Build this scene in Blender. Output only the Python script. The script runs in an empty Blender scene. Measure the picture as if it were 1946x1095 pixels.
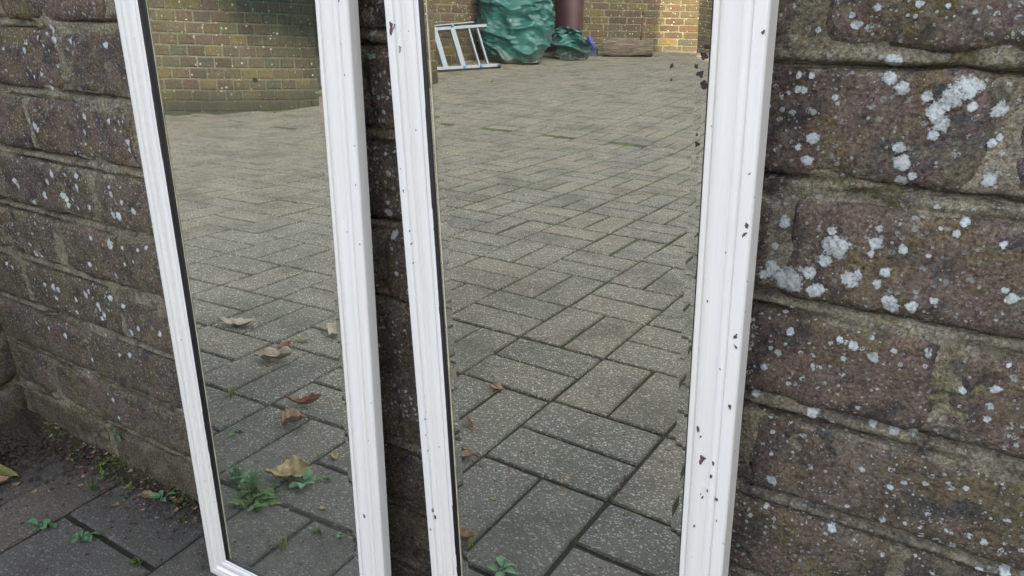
import bpy, math, random
import numpy as np
from mathutils import Vector, Matrix, noise
random.seed(7)
R = math.radians
sc = bpy.context.scene
COL = sc.collection

# ------------------------------------------------------------------ camera
GZ = 0.285
CAMP = (1416.0574601, 0.5535356, 0.4040143, -0.0161011)
cam_pos = Vector((0.0, -0.4575742, 0.9230540 - GZ))
F_, yaw, pitch, roll = CAMP
cy, sy, cp, sp, cr, sr = math.cos(yaw), math.sin(yaw), math.cos(pitch), math.sin(pitch), math.cos(roll), math.sin(roll)
r0 = Vector((cy, sy, 0)); f0 = Vector((-sy, cy, 0)); u0 = Vector((0, 0, 1))
fwd = cp*f0 - sp*u0; up = sp*f0 + cp*u0
rt = cr*r0 + sr*up; up2 = -sr*r0 + cr*up
cd = bpy.data.cameras.new('camera'); cam = bpy.data.objects.new('camera', cd); COL.objects.link(cam)
M = Matrix((rt, up2, -fwd)).transposed().to_4x4(); M.translation = cam_pos
cam.matrix_world = M
cd.sensor_fit = 'HORIZONTAL'; cd.sensor_width = 36.0; cd.lens = F_/1946*36.0
cd.clip_start = 0.02; cd.clip_end = 500
sc.camera = cam

# ------------------------------------------------------------------ light
SUN_EL, SUN_AZ = R(12), math.atan2(0.30, 0.95)      # azimuth measured from +x towards +y
w = bpy.data.worlds.new('World'); sc.world = w; w.use_nodes = True
nt = w.node_tree; nt.nodes.clear()
sky = nt.nodes.new('ShaderNodeTexSky'); sky.sky_type = 'NISHITA'; sky.sun_disc = False
sky.sun_elevation = SUN_EL; sky.sun_rotation = math.pi/2 - SUN_AZ
sky.altitude = 0; sky.air_density = 1.0; sky.dust_density = 3.0; sky.ozone_density = 0.6
bg = nt.nodes.new('ShaderNodeBackground'); bg.inputs['Strength'].default_value = 0.15
ow = nt.nodes.new('ShaderNodeOutputWorld')
hsv = nt.nodes.new('ShaderNodeHueSaturation'); hsv.inputs['Saturation'].default_value = 0.42
nt.links.new(sky.outputs[0], hsv.inputs['Color']); nt.links.new(hsv.outputs[0], bg.inputs[0]); nt.links.new(bg.outputs[0], ow.inputs[0])
sd = bpy.data.lights.new('sun', 'SUN'); sd.energy = 2.5; sd.angle = R(0.6); sd.color = (1.0, 0.78, 0.5)
sun = bpy.data.objects.new('sun', sd); COL.objects.link(sun)
sdir = Vector((math.cos(SUN_EL)*math.cos(SUN_AZ), math.cos(SUN_EL)*math.sin(SUN_AZ), math.sin(SUN_EL)))
sun.rotation_euler = sdir.to_track_quat('Z', 'Y').to_euler(); sun.location = (9, 3, 6)
sc.view_settings.view_transform = 'Standard'; sc.view_settings.look = 'None'
sc.view_settings.gamma = 1.0; sc.view_settings.use_curve_mapping = False
sc.view_settings.exposure = 3.05

# ------------------------------------------------------------------ helpers
def mesh_obj(name, verts, faces, mat, parent=None, smooth=False, loc=None, kind=None, label=None, cat=None, group=None):
    me = bpy.data.meshes.new(name); me.from_pydata([tuple(v) for v in verts], [], faces); me.update()
    if smooth: me.polygons.foreach_set('use_smooth', [True]*len(me.polygons))
    if mat is not None:
        for m in (mat if isinstance(mat, (list, tuple)) else [mat]): me.materials.append(m)
    o = bpy.data.objects.new(name, me); COL.objects.link(o)
    if parent: o.parent = parent
    if loc is not None: o.location = loc
    tag(o, label, cat, group, kind)
    return o
def tag(o, label=None, cat=None, group=None, kind=None):
    if label: o['label'] = label
    if cat: o['category'] = cat
    if group: o['group'] = group
    if kind: o['kind'] = kind
    return o
def empty(name, loc=(0, 0, 0), label=None, cat=None, group=None, kind=None):
    o = bpy.data.objects.new(name, None); COL.objects.link(o); o.location = loc; o.empty_display_size = .1
    return tag(o, label, cat, group, kind)
def link_mesh(name, me, parent, mw):
    o = bpy.data.objects.new(name, me); COL.objects.link(o); o.parent = parent; o.matrix_local = mw
    return o
class MB:
    def __init__(s): s.v = []; s.f = []
    def add(s, v, f):
        n = len(s.v); s.v += [tuple(p) for p in v]; s.f += [tuple(i+n for i in q) for q in f]
    def box(s, a, b, M4=None, ch=0.0):
        x0, y0, z0 = a; x1, y1, z1 = b
        v = [Vector(p) for p in ((x0,y0,z0),(x1,y0,z0),(x1,y1,z0),(x0,y1,z0),(x0,y0,z1),(x1,y0,z1),(x1,y1,z1),(x0,y1,z1))]
        if M4 is not None: v = [M4 @ p for p in v]
        s.add(v, [(0,3,2,1),(4,5,6,7),(0,1,5,4),(1,2,6,5),(2,3,7,6),(3,0,4,7)])
    def tube(s, pts, rad, n=8, cap=True):
        pts = [Vector(p) for p in pts]; k = len(pts); rings = []
        rads = rad if isinstance(rad, (list, tuple)) else [rad]*k
        prev = None
        for i, p in enumerate(pts):
            d = (pts[min(i+1, k-1)] - pts[max(i-1, 0)]).normalized()
            a = d.cross(Vector((0, 0, 1)) if abs(d.z) < .9 else Vector((1, 0, 0))).normalized()
            if prev is not None: 
                a = (prev - d*prev.dot(d)).normalized()
            prev = a; b = d.cross(a)
            rings.append([p + rads[i]*(math.cos(2*math.pi*j/n)*a + math.sin(2*math.pi*j/n)*b) for j in range(n)])
        v = [q for r_ in rings for q in r_]; f = []
        for i in range(k-1):
            for j in range(n): f.append((i*n+j, i*n+(j+1) % n, (i+1)*n+(j+1) % n, (i+1)*n+j))
        if cap: f += [tuple(reversed(range(n))), tuple((k-1)*n+j for j in range(n))]
        s.add(v, f)
    def grid(s, P, nu, nv):
        f = [(i*nv+j, (i+1)*nv+j, (i+1)*nv+j+1, i*nv+j+1) for i in range(nu-1) for j in range(nv-1)]
        s.add(P, f)
    def build(s, name, mat, parent=None, **k): return mesh_obj(name, s.v, s.f, mat, parent, **k)
def fbm(p, o=4): return noise.fractal(Vector(p), 1.0, 2.0, o, noise_basis='PERLIN_ORIGINAL')

# ------------------------------------------------------------------ materials
class MT:
    def __init__(s, name):
        s.m = bpy.data.materials.new(name); s.m.use_nodes = True; s.t = s.m.node_tree; s.n = s.t.nodes; s.n.clear()
        s.out = s.n.new('ShaderNodeOutputMaterial'); s.b = s.n.new('ShaderNodeBsdfPrincipled')
        s.t.links.new(s.b.outputs[0], s.out.inputs[0])
    def L(s, a, b): s.t.links.new(a, b)
    def setv(s, k, v): s.b.inputs[k].default_value = v
    def coord(s, which='Object', scale=(1, 1, 1), off=None):
        if which == 'World': g = s.n.new('ShaderNodeNewGeometry').outputs['Position']
        else: g = s.n.new('ShaderNodeTexCoord').outputs[which]
        mp = s.n.new('ShaderNodeMapping'); mp.inputs['Scale'].default_value = scale; s.L(g, mp.inputs[0])
        if off is not None: s.L(off, mp.inputs['Location'])
        return mp.outputs[0]
    def noise(s, c, sc_, det=5, rough=.6, dist=0, out='Fac'):
        n = s.n.new('ShaderNodeTexNoise'); n.inputs['Scale'].default_value = sc_; n.inputs['Detail'].default_value = det
        n.inputs['Roughness'].default_value = rough; n.inputs['Distortion'].default_value = dist; s.L(c, n.inputs['Vector'])
        return n.outputs[out]
    def vor(s, c, sc_, feat='F1', out='Distance', rnd=1.0):
        n = s.n.new('ShaderNodeTexVoronoi'); n.feature = feat; n.inputs['Scale'].default_value = sc_; n.inputs['Randomness'].default_value = rnd
        s.L(c, n.inputs['Vector']); return n.outputs[out]
    def ramp(s, f, stops, interp='LINEAR'):
        n = s.n.new('ShaderNodeValToRGB'); e = n.color_ramp; e.interpolation = interp
        while len(e.elements) < len(stops): e.elements.new(.5)
        for q, (p, c) in zip(e.elements, stops):
            q.position = p; q.color = (c, c, c, 1) if isinstance(c, (int, float)) else (*c, 1)
        s.L(f, n.inputs[0]); return n.outputs[0]
    def mix(s, fac, a, b, mode='MIX'):
        n = s.n.new('ShaderNodeMix'); n.data_type = 'RGBA'; n.blend_type = mode
        for k, val in ((0, fac), (6, a), (7, b)):
            if isinstance(val, (int, float)): n.inputs[k].default_value = val if k == 0 else (val, val, val, 1)
            elif isinstance(val, tuple): n.inputs[k].default_value = (*val, 1)
            else: s.L(val, n.inputs[k])
        return n.outputs[2]
    def math(s, op, a, b=0.0, c=None):
        n = s.n.new('ShaderNodeMath'); n.operation = op
        for i, val in enumerate((a, b, c)):
            if val is None: continue
            if isinstance(val, (int, float)): n.inputs[i].default_value = val
            else: s.L(val, n.inputs[i])
        return n.outputs[0]
    def vadd(s, a, b):
        n = s.n.new('ShaderNodeVectorMath'); n.operation = 'ADD'; s.L(a, n.inputs[0])
        if isinstance(b, tuple): n.inputs[1].default_value = b
        else: s.L(b, n.inputs[1])
        return n.outputs[0]
    def bump(s, h, strength=.5, dist=.001, prev=None):
        n = s.n.new('ShaderNodeBump'); n.inputs['Strength'].default_value = strength; n.inputs['Distance'].default_value = dist
        s.L(h, n.inputs['Height'])
        if prev is not None: s.L(prev, n.inputs['Normal'])
        return n.outputs[0]
    def done(s, col=None, rough=None, nrm=None):
        if col is not None:
            if isinstance(col, tuple): s.setv('Base Color', (*col, 1))
            else: s.L(col, s.b.inputs['Base Color'])
        if rough is not None:
            if isinstance(rough, (int, float)): s.setv('Roughness', rough)
            else: s.L(rough, s.b.inputs['Roughness'])
        if nrm is not None: s.L(nrm, s.b.inputs['Normal'])
        return s.m
def distort(m, c, sc_, amt):
    n = m.n.new('ShaderNodeTexNoise'); n.inputs['Scale'].default_value = sc_; n.inputs['Detail'].default_value = 4; m.L(c, n.inputs['Vector'])
    v = m.n.new('ShaderNodeVectorMath'); v.operation = 'MULTIPLY_ADD'
    m.L(n.outputs['Color'], v.inputs[0]); v.inputs[1].default_value = (amt,)*3; m.L(c, v.inputs[2]); return v.outputs[0]
def spots(m, c, sc_, keep, rad, soft=.08, dist_amt=None):
    """round blotches: one per voronoi cell, kept in a fraction of cells, ragged rim; returns 0..1"""
    cc = distort(m, c, sc_*2.6, (dist_amt or .22)/sc_)
    n = m.n.new('ShaderNodeTexVoronoi'); n.inputs['Scale'].default_value = sc_; m.L(cc, n.inputs['Vector'])
    sep = m.n.new('ShaderNodeSeparateColor'); m.L(n.outputs['Color'], sep.inputs[0])
    on = m.math('LESS_THAN', sep.outputs[0], keep)
    r_ = m.math('MULTIPLY', m.math('ADD', sep.outputs[1], .25), rad)
    d = m.math('SUBTRACT', r_, n.outputs['Distance'])
    e = m.math('MULTIPLY', d, 1.0/soft); e = m.math('MINIMUM', m.math('MAXIMUM', e, 0.0), 1.0)
    return m.math('MULTIPLY', e, on)

def mat_wall_brick(name, seed, dark=1.0, mortar=False):
    m = MT(name); c = m.coord('World')
    c = m.vadd(c, (seed, seed*1.7, seed*.3))
    rnd = m.n.new('ShaderNodeObjectInfo').outputs['Random']
    big = m.noise(c, 9, 6, .65); mid = m.noise(c, 38, 8, .72, .6); fine = m.noise(c, 230, 6, .75); hue = m.noise(m.vadd(c, (5, 2, 9)), 17, 5, .6, 1.0)
    if not mortar:
        a = m.ramp(hue, [(.30, (.075, .068, .070)), (.42, (.140, .110, .098)), (.50, (.180, .146, .126)), (.58, (.150, .110, .106)), (.66, (.160, .145, .122)), (.74, (.110, .106, .120))])
        tint = m.ramp(rnd, [(0, (.78, .80, .84)), (.35, (1.05, 1.0, .93)), (.7, (1.15, 1.0, .98)), (1, (.92, .96, .9))])
        a = m.mix(1.0, a, tint, 'MULTIPLY')
    else:
        a = m.ramp(hue, [(.3, (.17, .150, .118)), (.5, (.29, .250, .195)), (.7, (.23, .215, .175))])
    # weathering crust: ochre-green algae, blue-grey soot, pale bloom
    och = m.ramp(m.noise(m.vadd(c, (1.3, 4.1, .2)), 21, 9, .72, .5), [(.49, 0), (.62, .75)])
    a = m.mix(m.math('MULTIPLY', och, m.ramp(fine, [(.35, .3), (.62, 1)])), a, (.175, .145, .050))
    soot = m.ramp(m.noise(m.vadd(c, (7.7, 1.2, 3.3)), 27, 7, .7, .8), [(.52, 0), (.64, .85)])
    a = m.mix(soot, a, (.055, .057, .070))
    gry = m.ramp(m.noise(m.vadd(c, (2.2, 8.8, 1.1)), 14, 8, .7), [(.54, 0), (.72, .4)])
    a = m.mix(gry, a, (.22, .20, .175))
    # grime and damp towards the ground: algae stain as it grows on this wall
    sep = m.n.new('ShaderNodeSeparateXYZ'); m.L(m.n.new('ShaderNodeNewGeometry').outputs['Position'], sep.inputs[0])
    low = m.math('MULTIPLY', m.ramp(sep.outputs[2], [(.0, 1), (.26, .55), (.5, 0)]), m.ramp(sep.outputs[0], [(0.0, 1), (.001, 1)]))
    gm = m.ramp(m.noise(c, 12, 6, .6, 1.2), [(.40, 0), (.6, .9)])
    a = m.mix(m.math('MULTIPLY', low, gm), a, (.085, .080, .045) if not mortar else (.040, .043, .022))
    # fine grain
    a = m.mix(1.0, a, m.ramp(m.noise(c, 420, 4, .8), [(.34, .35), (.5, 1.0), (.66, 1.9)]), 'MULTIPLY')
    a = m.mix(m.ramp(mid, [(.36, .65), (.48, 0)]), a, (.045, .038, .036)); a = m.mix(m.ramp(m.noise(m.vadd(c, (8, 8, 2)), 95, 6, .8), [(.54, 0), (.64, .55)]), a, (.25, .215, .17))
    # lichens
    dens = m.ramp(m.noise(m.vadd(c, (9, 9, 4)), 5.0, 3, .6), [(.40, .25), (.62, 1.0)])
    s1 = m.math('MULTIPLY', spots(m, c, 125, .22, .34, .05), dens)
    s2 = m.math('MULTIPLY', spots(m, m.vadd(c, (3, 3, 3)), 230, .42, .38, .05), dens)
    s3 = m.math('MULTIPLY', spots(m, m.vadd(c, (6, 1, 3)), 430, .30, .42), m.ramp(big, [(.35, 1), (.6, .5)]))
    li = m.math('MAXIMUM', s1, m.math('MAXIMUM', s2, m.math('MULTIPLY', s3, .8)))
    if mortar: li = m.math('MULTIPLY', li, .55)
    hi = m.math('MULTIPLY', m.ramp(sep.outputs[2], [(.05, .15), (.30, 1)]), m.ramp(m.noise(c, 330, 4, .8), [(.46, .0), (.50, 1)]))
    li = m.math('MINIMUM', m.math('MULTIPLY', m.math('MULTIPLY', li, hi), 1.3), 1.0)
    a = m.mix(li, a, (.62, .65, .66))
    mossf = m.ramp(m.noise(m.vadd(c, (4, 2, 2)), 16, 8, .75, .4), [(.60, 0), (.68, .9)])
    a = m.mix(m.math('MULTIPLY', mossf, m.ramp(fine, [(.4, 0), (.6, 1)])), a, (.16, .15, .02))
    a = m.mix(1.0, a, (1.07, 1.06, 1.03) if not mortar else (1.14, 1.12, 1.08), 'MULTIPLY')
    pit = m.vor(c, 95, 'F1'); pitm = m.ramp(pit, [(.05, 0), (.16, 1)])
    h = m.math('ADD', m.math('MULTIPLY', mid, 1.2), m.math('ADD', m.math('MULTIPLY', fine, .8), m.math('ADD', m.math('MULTIPLY', pitm, .25), m.math('MULTIPLY', li, .5))))
    nb = m.bump(h, 1.0, .0042)
    m.setv('Specular IOR Level', .25)
    return m.done(a, .93, nb)

def mat_far_brick(name, mode='obj', mortar=False):
    m = MT(name); c = m.coord('World')
    if mortar:
        a = m.ramp(m.noise(c, 9, 6, .7), [(.3, (.080, .076, .052)), (.55, (.130, .124, .088)), (.75, (.18, .172, .130))])
        rnd = None
    else:
        if mode == 'obj': rnd = m.n.new('ShaderNodeObjectInfo').outputs['Random']
        else:
            at = m.n.new('ShaderNodeAttribute'); at.attribute_name = 'tint'; rnd = at.outputs['Fac']
        a = m.ramp(rnd, [(0, (.050, .038, .028)), (.25, (.085, .056, .038)), (.5, (.062, .046, .037)), (.68, (.105, .078, .036)), (.85, (.055, .052, .042)), (1, (.090, .058, .044))])
    a = m.mix(m.ramp(m.noise(c, 3.2, 6, .65), [(.45, 0), (.7, .6)]), a, (.082, .080, .040))
    a = m.mix(1.0, a, m.ramp(m.noise(c, 60, 5, .7), [(.25, .6), (.75, 1.5)]), 'MULTIPLY')
    a = m.mix(m.math('MULTIPLY', spots(m, c, 42, .35, .30), m.ramp(m.noise(c, 2.2, 3, .6), [(.42, .05), (.6, .9)])), a, (.42, .43, .38))
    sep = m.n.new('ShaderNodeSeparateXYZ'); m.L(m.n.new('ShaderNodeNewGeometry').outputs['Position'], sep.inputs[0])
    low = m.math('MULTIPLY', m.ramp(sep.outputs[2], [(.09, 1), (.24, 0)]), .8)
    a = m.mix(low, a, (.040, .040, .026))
    nb = m.bump(m.noise(c, 90, 5, .7), .7, .004)
    m.setv('Specular IOR Level', .2)
    return m.done(a, .92, nb)

def mat_paver(name, mode):
    m = MT(name)
    c = m.coord('World')
    if mode == 'obj': rnd = m.n.new('ShaderNodeObjectInfo').outputs['Random']
    else:
        at = m.n.new('ShaderNodeAttribute'); at.attribute_name = 'tint'; rnd = at.outputs['Fac']
    base = m.ramp(m.noise(c, 500, 4, .7), [(.3, (.095, .085, .070)), (.5, (.180, .162, .134)), (.72, (.30, .270, .222))])
    base = m.mix(1.0, base, m.ramp(rnd, [(0, (.86, .85, .83)), (.3, (1.02, .99, .94)), (.55, (1.12, 1.03, .94)), (.75, (.93, .93, .92)), (1, (1.10, 1.02, .97))]), 'MULTIPLY')
    # exposed aggregate chips, each its own colour
    cd_ = distort(m, c, 240, .003)
    mp = m.n.new('ShaderNodeMapping'); mp.inputs['Scale'].default_value = (1, 1.5, 1); mp.inputs['Rotation'].default_value = (0, 0, .5); m.L(cd_, mp.inputs[0])
    def chips(sc_, keep, edge):
        v = m.n.new('ShaderNodeTexVoronoi'); v.inputs['Scale'].default_value = sc_; m.L(mp.outputs[0], v.inputs['Vector'])
        s = m.n.new('ShaderNodeSeparateColor'); m.L(v.outputs['Color'], s.inputs[0])
        on = m.math('MULTIPLY', m.math('LESS_THAN', s.outputs[0], keep), m.math('LESS_THAN', v.outputs['Distance'], edge))
        col = m.ramp(s.outputs[1], [(0, (.55, .52, .46)), (.25, (.44, .37, .26)), (.42, (.36, .23, .14)), (.52, (.50, .47, .42)), (.8, (.05, .048, .045)), (.9, (.42, .39, .34))], 'CONSTANT')
        col = m.mix(1.0, col, (1.0, .97, .90), 'MULTIPLY'); return on, col
    o1, c1 = chips(230, .48, .40); o2, c2 = chips(125, .20, .33)
    sepw = m.n.new('ShaderNodeSeparateXYZ'); m.L(m.n.new('ShaderNodeNewGeometry').outputs['Position'], sepw.inputs[0])
    chip_amount = m.ramp(m.math('MULTIPLY', sepw.outputs[1], -1.0), [(.12, .35), (.45, 1)])  # chips weakened towards the wall for grime and the shade there
    a = m.mix(m.math('MULTIPLY', o1, chip_amount), base, c1); a = m.mix(m.math('MULTIPLY', o2, chip_amount), a, c2)
    st = m.ramp(m.noise(c, 5.0, 7, .65, .5), [(.36, .60), (.5, .86), (.65, .96)])
    a = m.mix(1.0, a, st, 'MULTIPLY')
    # wall-foot shade painted into the paver colour, over soil and damp film
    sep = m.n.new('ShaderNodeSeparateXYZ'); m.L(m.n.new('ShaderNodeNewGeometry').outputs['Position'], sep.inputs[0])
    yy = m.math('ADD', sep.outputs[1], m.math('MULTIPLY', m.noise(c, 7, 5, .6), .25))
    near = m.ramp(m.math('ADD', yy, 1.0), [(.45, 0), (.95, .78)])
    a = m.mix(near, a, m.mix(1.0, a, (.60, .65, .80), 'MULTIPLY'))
    a = m.mix(m.ramp(m.noise(c, 3.3, 7, .7, .3), [(.54, 0), (.70, .42)]), a, (.085, .092, .055)); a = m.mix(m.ramp(m.noise(m.vadd(c, (3, 7, 0)), 26, 6, .75), [(.56, 0), (.68, .5)]), a, (.055, .048, .040))
    h = m.math('ADD', m.noise(c, 380, 5, .75), m.math('MULTIPLY', m.math('MAXIMUM', o1, o2), .45))
    nb = m.bump(h, .8, .0022)
    m.setv('Specular IOR Level', .3)
    return m.done(a, .82, nb)

def simple(name, col, rough=.6, var=.25, sc_=30, bumpd=.001, bs=.5, metal=0, col2=None, aniso=(1, 1, 1), spec=None):
    m = MT(name); c = m.coord('Object', aniso); f = m.noise(c, sc_, 7, .68, .3)
    lo = tuple(x*(1-var) for x in col); hi = tuple(min(1, x*(1+var)) for x in (col2 or col))
    a = m.ramp(f, [(.3, lo), (.7, hi)])
    nb = m.bump(m.noise(c, sc_*4, 5, .7), bs, bumpd)
    m.setv('Metallic', metal)
    if spec is not None: m.setv('Specular IOR Level', spec)
    return m.done(a, rough, nb)

M_BR = mat_wall_brick('wall_brick', 0.0)
M_MO = mat_wall_brick('wall_mortar', 3.0, mortar=True)
M_FB = mat_far_brick('yard_brick', 'obj'); M_FBS = mat_far_brick('yard_brick_field', 'attr'); M_FM = mat_far_brick('yard_mortar', mortar=True)
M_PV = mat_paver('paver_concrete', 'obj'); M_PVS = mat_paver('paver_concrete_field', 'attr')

# joint sand and moss between the pavers
m = MT('joint_sand'); c = m.coord('World')
a = m.ramp(m.noise(c, 160, 6, .8), [(.3, (.013, .011, .009)), (.6, (.038, .032, .024)), (.8, (.09, .075, .055))])
mo = m.math('MULTIPLY', m.ramp(m.noise(c, 5.5, 5, .7, .5), [(.42, .15), (.58, 1)]), m.ramp(m.noise(c, 90, 5, .7), [(.35, .2), (.5, 1)]))
sep = m.n.new('ShaderNodeSeparateXYZ'); m.L(c, sep.inputs[0])
far = m.ramp(m.math('MULTIPLY', sep.outputs[1], -1.0), [(.35, .05), (1.0, 1)])
a = m.mix(m.math('MULTIPLY', mo, far), a, (.075, .100, .016))
M_JT = m.done(a, .95, m.bump(m.noise(c, 220, 6, .8), 1.0, .004))

# white gloss paint, brush marks running along each rail, small chips to the dark undercoat
def mat_paint(name, axis):
    m = MT(name); st = [40, 40, 40]; st[axis] = 1.6
    c = m.coord('Object'); cs = m.coord('Object', tuple(st))
    base = m.mix(m.ramp(m.noise(cs, 3, 4, .6), [(.35, 0), (.7, 1)]), (.82, .79, .775), (.87, .85, .84))
    yel = m.ramp(m.noise(cs, 1.3, 3, .5), [(.48, 0), (.70, .5)])
    base = m.mix(yel, base, (.78, .72, .65))
    chipn = m.noise(m.vadd(c, (2, 3, 1)), 130, 6, .7, .4)
    gate = m.ramp(m.noise(m.vadd(c, (1, 1, 6)), 16, 3, .6), [(.60, 0), (.68, 1)])
    chip = m.math('MULTIPLY', m.ramp(chipn, [(.655, 0), (.675, 1)]), gate)
    hair = m.math('MULTIPLY', m.ramp(m.noise(cs, 9, 5, .7), [(.70, 0), (.73, 1)]), m.ramp(m.noise(c, 35, 3, .6), [(.58, 0), (.64, .5)]))
    base = m.mix(m.math('MAXIMUM', chip, hair), base, (.10, .065, .075))
    dirt = m.math('MULTIPLY', spots(m, c, 190, .06, .16, .05), .7)
    base = m.mix(dirt, base, (.22, .19, .18))
    nb = m.bump(m.noise(cs, 4, 5, .6), .22, .0005)
    nb = m.bump(chip, .6, .0004, nb)
    nb = m.bump(m.noise(c, 60, 4, .6), .25, .0005, nb)
    m.setv('Coat Weight', .25); m.setv('Coat Roughness', .2)
    return m.done(base, .42, nb)
M_PX, M_PZ = mat_paint('white_paint_across', 0), mat_paint('white_paint_along', 2)
# black inner lip with ragged paint runs
m = MT('black_lip'); c = m.coord('Object'); cs = m.coord('Object', (30, 30, 1.2))
a = m.ramp(m.noise(cs, 4, 5, .65), [(.35, (.010, .009, .011)), (.6, (.030, .024, .028)), (.75, (.075, .06, .06))])
run = m.math('MULTIPLY', m.ramp(m.noise(m.vadd(cs, (0, 0, 7)), 6, 6, .75), [(.62, 0), (.66, .9)]), m.ramp(m.noise(c, 3.5, 2), [(.45, 0), (.6, 1)]))
a = m.mix(run, a, (.45, .47, .52))
M_LIP = m.done(a, .45, m.bump(m.noise(cs, 8, 4), .4, .0004))
M_CHIP = simple('old_undercoat', (.11, .055, .075), .5, .6, 300, .0004)
M_CHIPG = simple('old_green_paint', (.20, .33, .24), .5, .5, 300, .0004)
M_EDGE = simple('glass_edge', (.55, .48, .34), .35, .35, 60)
M_BACK = simple('backing_board', (.10, .07, .045), .8, .3, 40)
M_SPOT = simple('tarnish', (.040, .016, .024), .6, .4, 300)

def mat_mirror(name, haze, dark):
    m = MT(name); m.n.remove(m.b)
    c = m.coord('Object'); cs = m.coord('Object', (90, 1, 2.0))
    g = m.n.new('ShaderNodeBsdfGlossy'); g.inputs['Roughness'].default_value = 0.0
    col = (.86, .90, .85)
    if dark:   # smoky silvering loss with scratches in the upper part of the old plate
        sep = m.n.new('ShaderNodeSeparateXYZ'); m.L(c, sep.inputs[0])
        z = m.math('ADD', sep.outputs[2], m.math('MULTIPLY', m.noise(m.coord('Object', (22, 1, 5)), 1.6, 6, .7), .05))
        x = m.math('MULTIPLY', sep.outputs[0], .35)
        dk = m.ramp(m.math('ADD', z, x), [(.658, 0), (.700, 1)])
        scr = m.math('MULTIPLY', m.ramp(m.noise(m.coord('Object', (330, 1, 9)), 1.5, 4, .7), [(.60, 0), (.66, .6)]), dk)
        colr = m.mix(dk, col, (.10, .16, .16)); colr = m.mix(scr, colr, (.5, .75, .68)); m.L(colr, g.inputs['Color'])
    else: g.inputs['Color'].default_value = (*col, 1)
    d = m.n.new('ShaderNodeBsdfDiffuse'); d.inputs['Color'].default_value = (.62, .66, .55, 1)
    ms = m.n.new('ShaderNodeMixShader'); m.L(g.outputs[0], ms.inputs[1]); m.L(d.outputs[0], ms.inputs[2])
    f = m.ramp(m.noise(cs, 2.5, 6, .75), [(.35, haze*.3), (.7, haze*1.6)])
    dust = m.math('MULTIPLY', spots(m, c, 160, .10, .10, .04), .35)
    f = m.math('MINIMUM', m.math('ADD', f, dust), 1.0)
    m.L(f, ms.inputs[0]); m.L(ms.outputs[0], m.out.inputs[0])
    return m.m
M_MI1, M_MI2 = mat_mirror('old_mirror_plate', .040, True), mat_mirror('mirror_plate', .012, False)

# ------------------------------------------------------------------ ground
def gh(x, y): return .054*max(0, -y-3.15) + (.02+.05*min(1, max(0, (-y-3.8)/1.2)))*max(0, -x-3.7)
PX = {}
def gx_line(i):
    # measured grid lines of the 200 mm squares
    if i <= 0: return -1.4587 + .204*i
    if i >= 5: return -.531 + .204*(i-5)
    return -1.4587 + (.9277/5)*i
def gy_line(j, x=-1.0):
    t = min(1, max(0, (x+1.5)/1.1))
    return (-.8036 - .0232*t) - .204*j

P = []; xs = np.arange(-6.5, 3.05, .1); ys = np.arange(-10.95, .35, .1)
mb = MB()
mb.grid([(x, y, gh(x, y) - (.0045 if y > -2 else .0030)) for x in xs for y in ys], len(xs), len(ys))
pave = mb.build('pavement', M_JT, kind='structure', label='block paved yard of grey pavers laid in basket weave')
big = MB(); rr_ = [0, 6, 14, 40, 200]
big.add([(-200, -200, -.06), (200, -200, -.06), (200, 200, -.06), (-200, 200, -.06)], [(0, 1, 2, 3)])
M_EARTH = simple('earth', (.10, .085, .05), .95, .4, 1.5)
big.build('ground', M_EARTH, kind='structure')

def paver_mesh(seed, w=.1992, h=.0974):
    rs = random.Random(seed); ch = .0025
    n = 7; v = []; f = []
    # outline ring with chipped edges, chamfer, skirt
    ring = []
    for k in range(10): ring.append((-w/2 + w*k/10, -h/2))
    for k in range(5): ring.append((w/2, -h/2 + h*k/5))
    for k in range(10): ring.append((w/2 - w*k/10, h/2))
    for k in range(5): ring.append((-w/2, h/2 - h*k/5))
    N = len(ring)
    def sh(x, y, d, j):
        sx = (abs(x) - d)/max(abs(x), 1e-6) if abs(x) > w/2-.001 else 1; sy_ = (abs(y)-d)/max(abs(y), 1e-6) if abs(y) > h/2-.001 else 1
        return x*max(sx, .5) if abs(x) > w/2-.001 else x*(1-d/w*2*abs(x)/(w/2)*.0), y*max(sy_, .5) if abs(y) > h/2-.001 else y
    for lvl, (d, z) in enumerate(((.0010, -.03), (.0004, -.0030), (.0024, -.0003), (.009, .0))):
        for (x, y) in ring:
            q = sh(x, y, d + (rs.random()*.0012 if lvl == 2 else rs.random()*.0006), lvl)
            v.append((q[0], q[1], z + (rs.random()-.5)*.0008*(lvl >= 2)))
    for l in range(3):
        for k in range(N): f.append((l*N+k, l*N+(k+1) % N, (l+1)*N+(k+1) % N, (l+1)*N+k))
    v.append((0, 0, .0004)); ci = len(v)-1
    for k in range(N): f.append((3*N+k, 3*N+(k+1) % N, ci))
    return v, f
PM = [paver_mesh(s) for s in range(4)]
PME = []
for k, (v, f) in enumerate(PM):
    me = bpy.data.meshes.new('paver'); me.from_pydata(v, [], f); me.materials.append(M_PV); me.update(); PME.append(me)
cells = []
for i in range(-28, 22):
    for j in range(-5, 48):
        x0, x1 = gx_line(i), gx_line(i+1); y1 = gy_line(j, (x0+x1)/2); y0 = gy_line(j+1, (x0+x1)/2)
        along_y = (i + j) % 2 == 0
        for k in range(2):
            if along_y:
                cx = x0 + (x1-x0)*(.25+.5*k); cyy = (y0+y1)/2; rz = math.pi/2; sx, sy_ = .204, (x1-x0)
            else:
                cx = (x0+x1)/2; cyy = y0 + (y1-y0)*(.25+.5*k); rz = 0; sx, sy_ = (x1-x0), .204
            cells.append((cx, cyy, rz, (x1-x0)/.204 if along_y else (y1-y0)/.204, (y1-y0)/.204 if along_y else (x1-x0)/.204))
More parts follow.
